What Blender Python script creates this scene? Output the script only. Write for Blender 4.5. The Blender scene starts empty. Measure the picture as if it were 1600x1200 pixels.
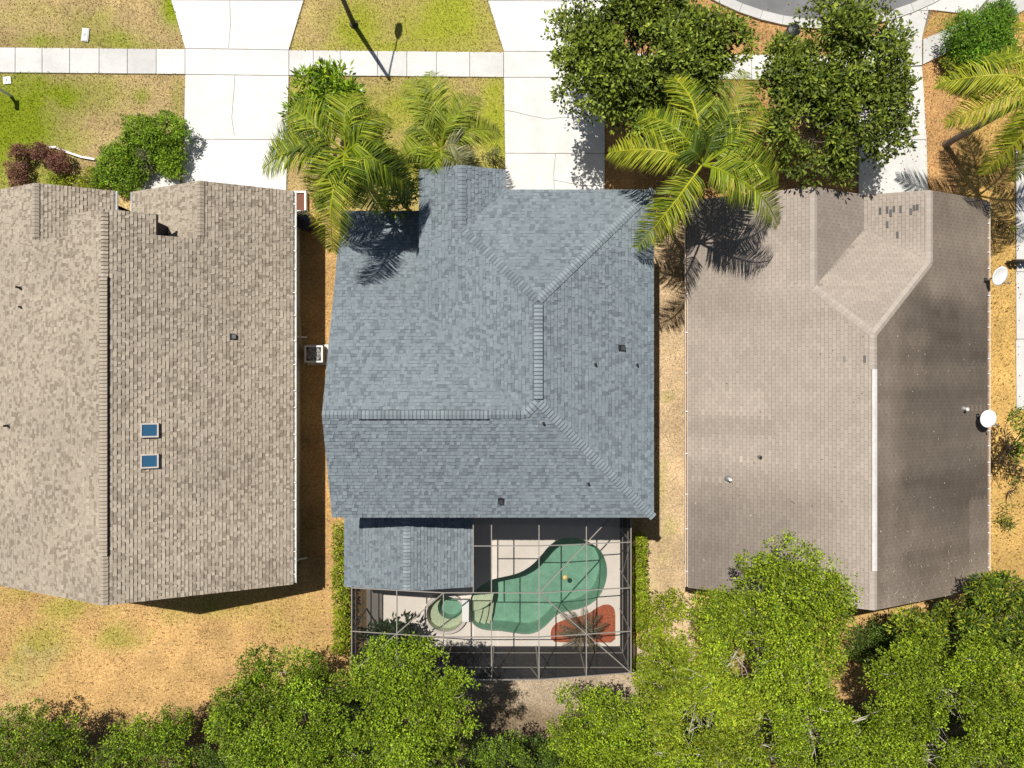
import bpy, math, random
import numpy as np
from mathutils import Vector, Matrix
S = bpy.context.scene
# ------------------------------------------------------------------ camera
HC, F = 32.3, 1067.0            # drone height (m), focal length in pixels of a 1600 px frame
cam = bpy.data.objects.new('camera', bpy.data.cameras.new('camera'))
S.collection.objects.link(cam)
cam.location = (0, 0, HC); cam.rotation_euler = (0, 0, 0)
cam.data.sensor_width = 36; cam.data.lens = F*36/1600; cam.data.clip_end = 2000; cam.data.clip_start = .5
S.camera = cam
# ------------------------------------------------------------------ sky, sun, exposure
SH = Vector((.26, -.403, -1.0))                      # light direction
elev = math.atan2(1, math.hypot(SH.x, SH.y)); rot = math.atan2(-SH.x, -SH.y)
w = bpy.data.worlds.new('World'); S.world = w; w.use_nodes = True
nt = w.node_tree
sky = nt.nodes.new('ShaderNodeTexSky'); sky.sky_type = 'NISHITA'; sky.sun_disc = False
sky.sun_elevation = elev; sky.sun_rotation = rot
bg = nt.nodes['Background']; bg.inputs[1].default_value = 0.05
nt.links.new(sky.outputs[0], bg.inputs[0])
sl = bpy.data.lights.new('sun', 'SUN'); sl.energy = 5.0; sl.angle = math.radians(.5); sl.color = (1, .955, .88)
so = bpy.data.objects.new('sun', sl); S.collection.objects.link(so); so.location = (-20, 30, 60)
so.rotation_euler = SH.to_track_quat('-Z', 'Y').to_euler()
S.view_settings.view_transform = 'Standard'; S.view_settings.look = 'None'
S.view_settings.exposure = 0.2; S.view_settings.gamma = 1; S.view_settings.use_curve_mapping = False

# ------------------------------------------------------------------ helpers
R = random.Random(7)
NP = np.random.default_rng(11)
WO = {}                                              # world origin of every object
def at(px, py, z=0.0):
    k = (HC - z)/F
    return Vector(((px-800)*k, -(py-600)*k, z))
def hit(px, py, pl):                                 # point of a roof plane z = c + gx*x + gy*y
    c, gx, gy = pl
    kx, ky = (px-800)/F, -(py-600)/F
    D = (HC-c)/(1+gx*kx+gy*ky)
    return Vector((kx*D, ky*D, HC-D))
def tag(o, label=None, cat=None, group=None, kind=None):
    if label: o['label'] = label
    if cat: o['category'] = cat
    if group: o['group'] = group
    if kind: o['kind'] = kind
    return o
def put(o, parent=None, loc=(0, 0, 0)):
    loc = Vector(loc); S.collection.objects.link(o); WO[o.name] = loc
    if parent is not None:
        o.parent = parent; o.location = loc - WO[parent.name]
    else: o.location = loc
    return o
def thing(name, label, cat, loc=(0, 0, 0), group=None):
    return tag(put(bpy.data.objects.new(name, None), None, loc), label, cat, group)
def obj(name, me, mat=None, parent=None, loc=(0, 0, 0)):
    o = bpy.data.objects.new(name, me)
    if mat is not None and not me.materials: me.materials.append(mat)
    return put(o, parent, loc)
class MB:
    def __init__(s): s.v = []; s.f = []; s.c = []
    def poly(s, pts, col=None):
        i = len(s.v); s.v += [tuple(p) for p in pts]; s.f.append(tuple(range(i, i+len(pts))))
        s.c += [col or (1, 1, 1)]*len(pts)
    def hexa(s, a, b, col=None):                     # a: bottom loop, b: top loop (same count)
        i = len(s.v); n = len(a); s.v += [tuple(p) for p in a]+[tuple(p) for p in b]
        s.f.append(tuple(range(i+n-1, i-1, -1))); s.f.append(tuple(range(i+n, i+2*n)))
        for k in range(n):
            q = (k+1) % n; s.f.append((i+k, i+q, i+n+q, i+n+k))
        s.c += [col or (1, 1, 1)]*(2*n)
    def box(s, x0, x1, y0, y1, z0, z1, col=None):
        s.hexa([(x0,y0,z0),(x1,y0,z0),(x1,y1,z0),(x0,y1,z0)], [(x0,y0,z1),(x1,y0,z1),(x1,y1,z1),(x0,y1,z1)], col)
    def bar(s, p, q, w, h=None, col=None):
        p = Vector(p); q = Vector(q); d = (q-p).normalized(); h = h or w
        u = d.cross(Vector((0, 0, 1)))
        if u.length < 1e-3: u = Vector((1, 0, 0))
        u.normalize(); v = u.cross(d).normalized()
        L = lambda c: [c+u*a*w/2+v*b*h/2 for a, b in ((-1,-1),(1,-1),(1,1),(-1,1))]
        s.hexa(L(p), L(q), col)
    def tube(s, pts, rad, n=8, col=None):
        rings = []; base = len(s.v)
        for k, p in enumerate(pts):
            p = Vector(p); d = (Vector(pts[min(k+1, len(pts)-1)])-Vector(pts[max(k-1, 0)])).normalized()
            u = d.cross(Vector((.3, .9, .1))).normalized(); v = d.cross(u)
            r = rad[k] if hasattr(rad, '__len__') else rad
            for j in range(n):
                t = 2*math.pi*j/n; s.v.append(tuple(p+u*math.cos(t)*r+v*math.sin(t)*r)); s.c.append(col or (1, 1, 1))
        for k in range(len(pts)-1):
            for j in range(n):
                q = (j+1) % n; a = base+k*n
                s.f.append((a+j, a+q, a+n+q, a+n+j))
        s.f.append(tuple(base+j for j in range(n-1, -1, -1))); e = base+(len(pts)-1)*n
        s.f.append(tuple(e+j for j in range(n)))
    def lathe(s, c, prof, n=24, col=None):           # prof: (radius, z)
        base = len(s.v); c = Vector(c)
        for r, z in prof:
            for j in range(n):
                t = 2*math.pi*j/n; s.v.append((c.x+r*math.cos(t), c.y+r*math.sin(t), c.z+z)); s.c.append(col or (1, 1, 1))
        for k in range(len(prof)-1):
            for j in range(n):
                q = (j+1) % n; a = base+k*n; s.f.append((a+j, a+q, a+n+q, a+n+j))
        e = base+(len(prof)-1)*n; s.f.append(tuple(e+j for j in range(n)))
    def mesh(s, name, smooth=False):
        me = bpy.data.meshes.new(name); me.from_pydata(s.v, [], s.f)
        at_ = me.attributes.new('Col', 'FLOAT_COLOR', 'POINT')
        c = np.ones((len(s.v), 4), 'f'); c[:, :3] = np.array(s.c, 'f'); at_.data.foreach_set('color', c.ravel())
        if smooth: me.polygons.foreach_set('use_smooth', [True]*len(me.polygons))
        return me
    def build(s, name, mat, parent=None, loc=None, smooth=False):
        if loc is None: loc = WO[parent.name] if parent is not None else (0, 0, 0)
        l = Vector(loc)
        if l.length: s.v = [(a-l.x, b-l.y, c-l.z) for a, b, c in s.v]
        return obj(name, s.mesh(name, smooth), mat, parent, loc)
def np_mesh(name, V, Fc, C):                          # vertices (n,3), faces (m,k), colours (n,3)
    me = bpy.data.meshes.new(name); k = Fc.shape[1]; m = len(Fc)
    me.vertices.add(len(V)); me.vertices.foreach_set('co', V.astype('f').ravel())
    me.loops.add(m*k); me.loops.foreach_set('vertex_index', Fc.astype('i').ravel())
    me.polygons.add(m); me.polygons.foreach_set('loop_start', np.arange(0, m*k, k, dtype='i'))
    me.update(calc_edges=True)
    a = me.attributes.new('Col', 'FLOAT_COLOR', 'POINT')
    c = np.ones((len(V), 4), 'f'); c[:, :3] = C; a.data.foreach_set('color', c.ravel())
    return me
# value noise
_lat = NP.random((256, 256))
def vnoise(x, y, s):
    x = np.asarray(x, float)/s+1000.3; y = np.asarray(y, float)/s+1000.7
    i = np.floor(x).astype(int); j = np.floor(y).astype(int); u = x-i; v = y-j
    u = u*u*(3-2*u); v = v*v*(3-2*v); g = lambda a, b: _lat[a % 256, b % 256]
    return (g(i,j)*(1-u)+g(i+1,j)*u)*(1-v)+(g(i,j+1)*(1-u)+g(i+1,j+1)*u)*v
def fbm(x, y, s): return .5*vnoise(x, y, s)+.3*vnoise(x, y, s*.45)+.2*vnoise(x, y, s*.2)
def inpoly(x, y, P):
    r = np.zeros(np.shape(x), bool); n = len(P)
    for i in range(n):
        x0, y0 = P[i][0], P[i][1]; x1, y1 = P[(i+1) % n][0], P[(i+1) % n][1]
        if y0 == y1: continue
        r ^= ((y0 > y) != (y1 > y)) & (x < (x1-x0)*(y-y0)/(y1-y0)+x0)
    return r

# ------------------------------------------------------------------ materials
def mat(name, col=None, rough=.8, attr=False, noise=None, bump=None, metal=0, spec=.3, trans=0, stain=None):
    m = bpy.data.materials.new(name); m.use_nodes = True; t = m.node_tree; N = t.nodes; L = t.links
    b = N['Principled BSDF']; b.inputs['Roughness'].default_value = rough; b.inputs['Metallic'].default_value = metal
    b.inputs['Specular IOR Level'].default_value = spec
    out = None
    tc = N.new('ShaderNodeTexCoord')
    geo = N.new('ShaderNodeNewGeometry')
    if attr:
        a = N.new('ShaderNodeAttribute'); a.attribute_name = 'Col'; out = a.outputs['Color']
        if col:
            mx = N.new('ShaderNodeMix'); mx.data_type = 'RGBA'; mx.blend_type = 'MULTIPLY'; mx.inputs[0].default_value = 1
            L.new(out, mx.inputs[6]); mx.inputs[7].default_value = (*col, 1); out = mx.outputs[2]
    else:
        r = N.new('ShaderNodeRGB'); r.outputs[0].default_value = (*col, 1); out = r.outputs[0]
    for sc, lo, hi in (noise or []):
        n = N.new('ShaderNodeTexNoise'); n.inputs['Scale'].default_value = sc; n.inputs['Detail'].default_value = 5
        L.new(geo.outputs['Position'], n.inputs['Vector'])
        mr = N.new('ShaderNodeMapRange'); mr.inputs[1].default_value = .3; mr.inputs[2].default_value = .7
        mr.inputs[3].default_value = lo; mr.inputs[4].default_value = hi; L.new(n.outputs[0], mr.inputs[0])
        mx = N.new('ShaderNodeMix'); mx.data_type = 'RGBA'; mx.blend_type = 'MULTIPLY'; mx.inputs[0].default_value = 1
        L.new(out, mx.inputs[6]); L.new(mr.outputs[0], mx.inputs[7]); out = mx.outputs[2]
    L.new(out, b.inputs['Base Color'])
    if bump:
        n = N.new('ShaderNodeTexNoise'); n.inputs['Scale'].default_value = bump[0]; n.inputs['Detail'].default_value = 6
        L.new(geo.outputs['Position'], n.inputs['Vector'])
        bp = N.new('ShaderNodeBump'); bp.inputs['Strength'].default_value = bump[1]; bp.inputs['Distance'].default_value = bump[2]
        L.new(n.outputs[0], bp.inputs['Height']); L.new(bp.outputs[0], b.inputs['Normal'])
    if trans:
        tr = N.new('ShaderNodeBsdfTranslucent'); L.new(out, tr.inputs[0])
        ms = N.new('ShaderNodeMixShader'); ms.inputs[0].default_value = trans
        L.new(b.outputs[0], ms.inputs[1]); L.new(tr.outputs[0], ms.inputs[2]); L.new(ms.outputs[0], N['Material Output'].inputs[0])
    return m
def screen_mat(name, fac, col):
    m = bpy.data.materials.new(name); m.use_nodes = True; t = m.node_tree; N = t.nodes; L = t.links
    tr = N.new('ShaderNodeBsdfTransparent'); df = N.new('ShaderNodeBsdfDiffuse'); df.inputs[0].default_value = (*col, 1)
    ms = N.new('ShaderNodeMixShader'); ms.inputs[0].default_value = fac
    L.new(tr.outputs[0], ms.inputs[1]); L.new(df.outputs[0], ms.inputs[2]); L.new(ms.outputs[0], N['Material Output'].inputs[0])
    return m
def water_mat(name, col):
    m = bpy.data.materials.new(name); m.use_nodes = True; t = m.node_tree; N = t.nodes; L = t.links
    tr = N.new('ShaderNodeBsdfTransparent'); tr.inputs[0].default_value = (*col, 1)
    gl = N.new('ShaderNodeBsdfGlossy'); gl.inputs['Roughness'].default_value = .03
    fr = N.new('ShaderNodeFresnel'); fr.inputs[0].default_value = 1.33
    n = N.new('ShaderNodeTexNoise'); n.inputs['Scale'].default_value = 4; n.inputs['Detail'].default_value = 3
    g = N.new('ShaderNodeNewGeometry'); L.new(g.outputs['Position'], n.inputs['Vector'])
    bp = N.new('ShaderNodeBump'); bp.inputs['Strength'].default_value = .25; bp.inputs['Distance'].default_value = .03
    L.new(n.outputs[0], bp.inputs['Height']); L.new(bp.outputs[0], gl.inputs['Normal']); L.new(bp.outputs[0], fr.inputs['Normal'])
    ms = N.new('ShaderNodeMixShader'); L.new(fr.outputs[0], ms.inputs[0]); L.new(tr.outputs[0], ms.inputs[1]); L.new(gl.outputs[0], ms.inputs[2])
    L.new(ms.outputs[0], N['Material Output'].inputs[0])
    return m
M = dict(
    ground=mat('ground', attr=True, rough=1, noise=[(9, .72, 1.22), (40, .6, 1.3)], bump=(30, .9, .06), spec=.1),
    grass=mat('grass', attr=True, rough=.8, spec=.15, trans=.25),
    concrete=mat('concrete', (.655, .648, .628), .9, attr=True, noise=[(.35, .90, 1.03), (1.3, .93, 1.04), (6, .95, 1.04), (60, .95, 1.04)], bump=(90, .25, .01), spec=.2),
    crack=mat('crack', (.10, .085, .07), 1),
    asphalt=mat('asphalt', (.17, .17, .175), .95, noise=[(1.2, .85, 1.12), (70, .7, 1.3)], bump=(120, .5, .01)),
    shingle=mat('shingle', attr=True, rough=.95, noise=[(55, .86, 1.14)], bump=(160, .4, .008), spec=.15),
    deckwood=mat('roof_deck', (.10, .085, .07), .9),
    vent_dark=mat('vent_dark', (.02, .02, .022), .7),
    white=mat('white_metal', (.74, .73, .70), .45, noise=[(14, .93, 1.05)]),
    stucco=mat('stucco', (.50, .48, .44), .95, noise=[(3, .93, 1.05)], bump=(60, .3, .01)),
    stucco2=mat('stucco_beige', (.48, .42, .34), .95, noise=[(3, .93, 1.05)], bump=(60, .3, .01)),
    fascia=mat('fascia', (.30, .30, .30), .6),
    debris=mat('leaf_debris', (.34, .19, .09), 1, noise=[(25, .5, 1.4)], bump=(60, 1, .03)),
    glass=mat('window_glass', (.03, .10, .18), .08, spec=.8),
    glassd=mat('dark_glass', (.03, .035, .04), .08, spec=.8),
    mulch=mat('red_mulch', (.38, .105, .05), 1, noise=[(12, .7, 1.3), (45, .55, 1.4)], bump=(60, 1, .03)),
    mulch2=mat('brown_mulch', (.19, .085, .055), 1, noise=[(25, .6, 1.5)], bump=(60, 1, .03)),
    black=mat('black_plastic', (.012, .013, .016), .4, spec=.5),
    navy=mat('navy_plastic', (.012, .018, .035), .4, spec=.5),
    grey=mat('grey_metal', (.20, .20, .20), .5, metal=.3),
    bronze=mat('pole_brown', (.045, .038, .03), .5),
    alu=mat('cage_aluminium', (.25, .23, .205), .5, noise=[(20, .85, 1.1)]),
    leaf=mat('leaf', attr=True, rough=.5, spec=.22, trans=.22),
    palm=mat('palm_leaf', attr=True, rough=.45, spec=.25, trans=.28),
    bark=mat('bark', attr=True, rough=.95, noise=[(14, .7, 1.25)], bump=(30, .8, .03)),
    deck=mat('pool_deck', (.645, .585, .51), .85, noise=[(.9, .93, 1.05), (30, .93, 1.05)], bump=(70, .3, .01)),
    plaster=mat('pool_plaster', (.245, .365, .275), .7, noise=[(3, .85, 1.1), (20, .85, 1.12)]),
    steptile=mat('step_plaster', (.54, .47, .34), .7, noise=[(8, .85, 1.1)]),
    coping=mat('coping', (.52, .47, .43), .8, noise=[(12, .85, 1.08)]),
    water=water_mat('pool_water', (.80, .93, .89)),
    roofscreen=screen_mat('roof_screen', .16, (.035, .035, .037)),
    wallscreen=screen_mat('wall_screen', .82, (.045, .046, .052)),
    ventwhite=mat('vent_white', (.56, .53, .50), .6, noise=[(1.2, .85, 1.08), (9, .9, 1.06)]),
    yellow=mat('yellow_float', (.75, .52, .10), .5),
    dish=mat('dish_white', (.80, .79, .76), .4),
)

# ------------------------------------------------------------------ concrete, street
solid = []                                            # footprints that carry no grass (world xy)
def slab(parent, P, z0, z1, name='slab', gap=.012, tone=1.0, m=None):
    c = Vector((sum(p[0] for p in P)/len(P), sum(p[1] for p in P)/len(P)))
    Q = []
    n = len(P)
    area = sum(P[i][0]*P[(i+1) % n][1]-P[(i+1) % n][0]*P[i][1] for i in range(n))
    if area < 0: P = list(reversed(P))
    for i in range(n):                                # inset by the joint
        a = Vector(P[i-1][:2]); b = Vector(P[i][:2]); d = Vector(P[(i+1) % n][:2])
        e1 = (b-a).normalized(); e2 = (d-b).normalized()
        n1 = Vector((-e1.y, e1.x)); n2 = Vector((-e2.y, e2.x)); nn = n1+n2
        if nn.length < .2: nn = n1
        nn.normalize(); k = gap/max(.4, nn.dot(n1)); Q.append(b+nn*k)
    mb = MB(); bev = .008
    Qi = [q+(c-q).normalized()*bev for q in Q]
    t = tone
    col = (t, t*(.995), t*.985)
    mb.hexa([(q.x, q.y, z0) for q in Q], [(q.x, q.y, z1-bev) for q in Q], col)
    mb.f.pop(1)                                       # open top, then bevel ring and top
    i = len(mb.v); k = len(Q)
    mb.v += [(q.x, q.y, z1) for q in Qi]; mb.c += [col]*k
    for j in range(k):
        q = (j+1) % k; mb.f.append((k+j, k+q, i+q, i+j))
    mb.f.append(tuple(range(i, i+k)))
    return mb.build(name, m or M['concrete'], parent)
def strip_crack(parent, pts, z, wd=.018):
    mb = MB()
    for a, b in zip(pts[:-1], pts[1:]):
        a = Vector(a[:2]); b = Vector(b[:2]); d = (b-a).normalized(); n = Vector((-d.y, d.x))*wd/2
        mb.poly([(p.x, p.y, z) for p in (a-n, b-n, b+n, a+n)])
    mb.build('crack', M['crack'], parent)
def g(px, py): p = at(px, py); return (p.x, p.y)
def base_sheet(name, P, z=.02):
    solid.append(P)
    mb = MB(); mb.hexa([(x, y, -.05) for x, y in P], [(x, y, z) for x, y in P], (.30, .27, .23))
    o = mb.build(name, M['concrete']); tag(o, kind='structure'); return o
ZC = .06
def lerp(a, b, t): return (a[0]+(b[0]-a[0])*t, a[1]+(b[1]-a[1])*t)
# sidewalk along the front
sw = base_sheet('sidewalk', [g(-900, 66.6), g(1440, 88.8), g(1440, 127.2), g(-900, 105.0)], .03)
def swy(x, lower): return (115.5 if lower else 76.0)+(x-145)*.0095
def sw_slabs(xs, tones=None):
    for i, (a, b) in enumerate(zip(xs[:-1], xs[1:])):
        t = (tones[i] if tones else R.uniform(.9, 1.03))
        slab(sw, [g(a, swy(a, 1)), g(b, swy(b, 1)), g(b, swy(b, 0)), g(a, swy(a, 0))], .0, ZC, tone=t)
sw_slabs([-900, -700, -500, -300, -150, -62, -18, 25, 67, 110, 156, 200, 245, 290], [1]*6+[.9, .92, .93, .92, .87, .84, 1.02])
sw_slabs([452, 490, 532, 590, 636, 682, 734, 787]); sw_slabs([945, 990, 1036, 1082, 1128, 1174, 1220, 1266, 1312, 1345])
def driveway(rows, label_cracks, base):
    d = base_sheet('driveway', [g(*p) for p in base], .03)
    for (l0, r0), (l1, r1), n in rows:
        for i in range(n):
            slab(d, [lerp(g(*l1), g(*r1), i/n), lerp(g(*l1), g(*r1), (i+1)/n), lerp(g(*l0), g(*r0), (i+1)/n), lerp(g(*l0), g(*r0), i/n)],
                 0, ZC+.003, tone=R.uniform(.97, 1.05), gap=.008 if n > 1 else .012)
    for c in label_cracks: strip_crack(d, [g(*p) for p in c], ZC+.007)
    return d
driveway([(((255,-28),(484,-28)), ((268,1),(475,2)), 1), (((268,1),(475,2)), ((290,76.5),(452,79)), 1), (((290,76.5),(452,79)), ((290,117),(452,119)), 1),
          (((290,117),(452,119)), ((288,218),(450,219)), 1), (((288,218),(450,219)), ((283,345),(447,345)), 1)],
         [[(360,2),(361,40),(358,76)], [(368,118),(366,150),(363,185),(367,212)]],
         [(255,-28),(268,1),(290,76),(290,117),(283,345),(447,345),(452,119),(452,79),(475,2),(484,-28)])
driveway([(((752,-28),(982,-28)), ((762,2),(972,3)), 1), (((762,2),(972,3)), ((787,81),(945,82)), 1), (((787,81),(945,82)), ((787,121.5),(945,122)), 1),
          (((787,121.5),(945,122)), ((789,240),(945,240.5)), 1), (((789,240),(945,240.5)), ((790,330),(945,330)), 1)],
         [[(789,173),(806,176),(830,182),(855,187),(878,184),(890,185),(910,190)], [(868,241),(865,270),(866,300)], [(866,282),(905,290),(944,291)], [(889,3),(889,1)]],
         [(752,-28),(762,2),(787,81),(787,121),(790,330),(945,330),(945,122),(945,82),(972,3),(982,-28)])
d3 = base_sheet('driveway', [g(*p) for p in [(1340,345),(1338,110),(1350,70),(1392,32),(1440,8),(1490,-20),(1760,-20),(1760,15),(1600,-2),(1530,20),(1455,17),(1440,60),(1440,103),(1449,345)]], .03)
for P in ([(1340,345),(1341,219),(1447,219),(1450,345)], [(1341,219),(1338,110),(1440,104),(1447,219)], [(1338,110),(1350,70),(1392,32),(1418,18),(1450,17),(1440,60),(1440,103)],
          [(1418,18),(1440,8),(1490,-20),(1560,-20),(1520,24),(1455,17)], [(1560,-20),(1760,-20),(1700,-12),(1600,-4),(1530,20)]):
    slab(d3, [g(*p) for p in P], 0, ZC+.003, tone=R.uniform(.86, .95))
strip_crack(d3, [g(*p) for p in [(1390,175),(1405,190),(1418,205),(1425,217)]], ZC+.008)
sr = base_sheet('sidewalk', [g(*p) for p in [(1441,62),(1520,27),(1562,-5),(1700,-5),(1600,17),(1530,55),(1472,87),(1441,102)]], .034)
for P in ([(1441,62),(1480,45),(1500,71),(1472,87),(1441,102)], [(1480,45),(1520,27),(1547,45),(1530,55),(1500,71)], [(1520,27),(1562,-3),(1640,-3),(1600,17),(1547,45)]):
    slab(sr, [g(*p) for p in P], 0, ZC+.006, tone=R.uniform(.78, .84))
wk = base_sheet('walkway', [g(*p) for p in [(222,268),(283,266),(282,300),(212,300),(200,285)]], .03)
slab(wk, [g(*p) for p in [(222,268),(283,266),(282,300),(212,300),(200,285)]], 0, ZC, tone=.97)
# street: straight part and a turning circle
st = MB(); ccx, ccy, cr = g(1290, -324)[0], g(1290, -324)[1], 10.8
pts = []
for k in range(97):
    t = 2*math.pi*k/96; pts.append((ccx+cr*math.cos(t), ccy+cr*math.sin(t)))
st.hexa([(x, y, -.05) for x, y in pts[:-1]], [(x, y, .012) for x, y in pts[:-1]])
tag(st.build('street', M['asphalt']), kind='structure'); solid.append(pts[:-1])
sp = [(-120, 19.35), (8.6, 19.35), (8.6, 27.5), (-120, 27.5)]
s2 = MB(); s2.hexa([(x, y, -.05) for x, y in sp], [(x, y, .008) for x, y in sp]); tag(s2.build('street', M['asphalt']), kind='structure'); solid.append(sp)
kb = tag(put(bpy.data.objects.new('kerb', None)), kind='structure')
for k in range(24):                                   # kerb stones of the turning circle
    a0 = math.pi*(1.17+k*.72/24); a1 = math.pi*(1.17+(k+1)*.72/24)
    P = [(ccx+r*math.cos(a), ccy+r*math.sin(a)) for r, a in ((cr-.02,a0),(cr+.42,a0),(cr+.42,a1),(cr-.02,a1))]
    slab(kb, P, -.05, .11, 'kerb_segment', .006, R.uniform(.74, .84))
for k in range(30):
    x0 = -60+k*2.2
    if -19 < x0 < -8.5 or -2.6 < x0 < 5.6: continue
    slab(kb, [(x0, 18.9), (x0+2.2, 18.9), (x0+2.2, 19.37), (x0, 19.37)], -.05, .11, 'kerb_segment', .006, R.uniform(.76, .86))
rp = [(ccx+(cr+.42)*math.cos(math.pi*(1.17+k*.72/24)), ccy+(cr+.42)*math.sin(math.pi*(1.17+k*.72/24))) for k in range(25)]
solid.append(rp)

# ------------------------------------------------------------------ roofs
def clip(poly, cl):                                   # convex clip, both ccw 2d lists
    out = poly
    n = len(cl)
    for i in range(n):
        ax, ay = cl[i]; bx, by = cl[(i+1) % n]; ex, ey = bx-ax, by-ay
        inp = out; out = []
        if not inp: return out
        for j in range(len(inp)):
            p = inp[j]; q = inp[(j+1) % len(inp)]
            sp_ = ex*(p[1]-ay)-ey*(p[0]-ax); sq = ex*(q[1]-ay)-ey*(q[0]-ax)
            if sp_ >= 0: out.append(p)
            if (sp_ >= 0) != (sq >= 0):
                t = sp_/(sp_-sq); out.append((p[0]+(q[0]-p[0])*t, p[1]+(q[1]-p[1])*t))
    return out
def plane_of(P):
    a, b, c = (Vector(p) for p in P[:3]); n = (b-a).cross(c-a).normalized()
    if n.z < 0: n = -n
    return n, (n.dot(a)/n.z, -n.x/n.z, -n.y/n.z)
class Roof:
    def __init__(s, house, seed):
        s.house = house; s.rng = random.Random(seed); s.field = MB(); s.big = []; s.deck = MB(); s.root = None
    def plane(s, pieces, colf, wr=(.08, .22), exp=.143, thick=(.010, .036), praise=.55, style='lam', band=.2):
        rng = s.rng; n, _ = plane_of(pieces[0])
        d = Vector((n.x, n.y, 0)).normalized(); d = (d-n*d.dot(n)).normalized()   # downslope
        a = n.cross(d).normalized()                    # along the courses
        up = -d
        o = Vector(pieces[0][0])
        loc2 = lambda p: ((Vector(p)-o).dot(a), (Vector(p)-o).dot(up))
        cps = []
        for P in pieces:
            c = [loc2(p) for p in P]
            ar = sum(c[i][0]*c[(i+1) % len(c)][1]-c[(i+1) % len(c)][0]*c[i][1] for i in range(len(c)))
            if ar < 0: c.reverse()
            cps.append(c)
            top = [Vector(p) for p in P]; m_, _ = plane_of(P)
            cr_ = (top[1]-top[0]).cross(top[2]-top[0])
            if cr_.z < 0: top.reverse()
            s.deck.hexa([p-Vector((0, 0, .16)) for p in top], [p-Vector((0, 0, .004)) for p in top])
        amin = min(p[0] for c in cps for p in c); amax = max(p[0] for c in cps for p in c)
        smin = min(p[1] for c in cps for p in c); smax = max(p[1] for c in cps for p in c)
        k = 0; sv = smin
        while sv < smax:
            x = amin-rng.uniform(0, .3) if style == 'lam' else amin-(.1525 if k % 2 else 0)-.05
            raised = rng.random() < .5
            while x < amax:
                if style == 'lam':
                    wd = rng.uniform(*wr)
                    raised = (not raised) if rng.random() < .8 else raised
                else: wd = .305; raised = False
                x1 = x+wd
                q = [(x, sv), (x1, sv), (x1, sv+exp+.004), (x, sv+exp+.004)]
                if style != 'lam': q = [(x+.004, sv), (x1-.004, sv), (x1-.004, sv+exp+.004), (x+.004, sv+exp+.004)]
                for c in cps:
                    if max(p[0] for p in c) < x or min(p[0] for p in c) > x1 or max(p[1] for p in c) < sv or min(p[1] for p in c) > sv+exp: continue
                    pg = clip(q, c)
                    if len(pg) < 3: continue
                    tb = thick[1] if raised else thick[0]
                    tb *= rng.uniform(.8, 1.2)
                    pt = []; pb = []
                    for (u, v) in pg:
                        h = tb*(1-(v-sv)/exp*.86); w0 = o+a*u+up*v
                        pt.append(w0+n*h); pb.append(w0-n*.003)
                    ctr = sum(pt, Vector())/len(pt)
                    col = colf(ctr.x, ctr.y, rng, raised)
                    full = len(pg) == 4 and abs((pg[1][0]-pg[0][0])) > .0 and wd > wr[1]*.86 and all(abs(pg[i][0]-q[i][0])+abs(pg[i][1]-q[i][1]) < 1e-6 for i in range(4))
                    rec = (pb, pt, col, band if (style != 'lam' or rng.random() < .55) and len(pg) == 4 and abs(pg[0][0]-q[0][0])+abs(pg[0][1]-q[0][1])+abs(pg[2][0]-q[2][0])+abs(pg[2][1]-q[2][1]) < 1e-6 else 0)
                    if full: s.big.append((wd+rng.random()*.12, rec))
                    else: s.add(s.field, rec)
                x = x1
            sv += exp; k += 1
    def add(s, mb, rec):
        pb, pt, col, band = rec; i = len(mb.v); m = len(pt)
        mb.v += [tuple(p) for p in pt]+[tuple(p) for p in pt]+[tuple(p) for p in pb]
        dk = tuple(c*.30 for c in col)
        mb.c += [col]*m+[dk]*(2*m)
        if m == 4 and band:                           # granule band, darkened to paint the shade line under the next course
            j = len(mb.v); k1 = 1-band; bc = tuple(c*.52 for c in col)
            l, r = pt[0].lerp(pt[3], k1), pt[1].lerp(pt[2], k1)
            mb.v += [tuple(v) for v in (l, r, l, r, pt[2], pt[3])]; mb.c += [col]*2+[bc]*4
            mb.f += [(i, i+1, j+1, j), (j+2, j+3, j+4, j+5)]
        else: mb.f.append(tuple(range(i, i+m)))
        for k in range(m):
            q = (k+1) % m; mb.f.append((i+2*m+k, i+2*m+q, i+m+q, i+m+k))
    def finish(s):
        s.root = s.deck.build('roof', M['deckwood'], s.house)
        s.big.sort(key=lambda t: -t[0])
        for j, (_, rec) in enumerate(s.big):
            if j < 300:
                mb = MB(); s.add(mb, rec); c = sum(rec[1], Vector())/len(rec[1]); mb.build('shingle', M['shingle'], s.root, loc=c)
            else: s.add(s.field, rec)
        f = s.field.build('shingle_field', M['shingle'], s.root); f['kind'] = 'stuff'
        return s.root
    def caps(s, p, q, sl_, colf, wd=.165, exp=.145, lift=.04, name='ridge_cap', t=.028, bandf=.52):
        """caps from p to q; sl_ = (left drop vec, right drop vec) unit vectors down each side"""
        p = Vector(p); q = Vector(q); L = (q-p).length; n = max(1, int(L/exp)); e = (q-p)/n; d = e.normalized()
        l, r = sl_
        mb0 = MB(); lay = d*exp*.15
        up = Vector((0, 0, 1))
        def ring(c, h): return [c+Vector(l)*wd+up*h, c+Vector(l)*wd*.35+up*(h+.012-wd*.0), c+up*(h+.018), c+Vector(r)*wd*.35+up*(h+.012), c+Vector(r)*wd+up*h]
        A = ring(Vector(), lift+t); B = ring(e*1.12, lift*.75)
        A0 = [v-up*(t+.02) for v in A]
        protos = []
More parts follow.
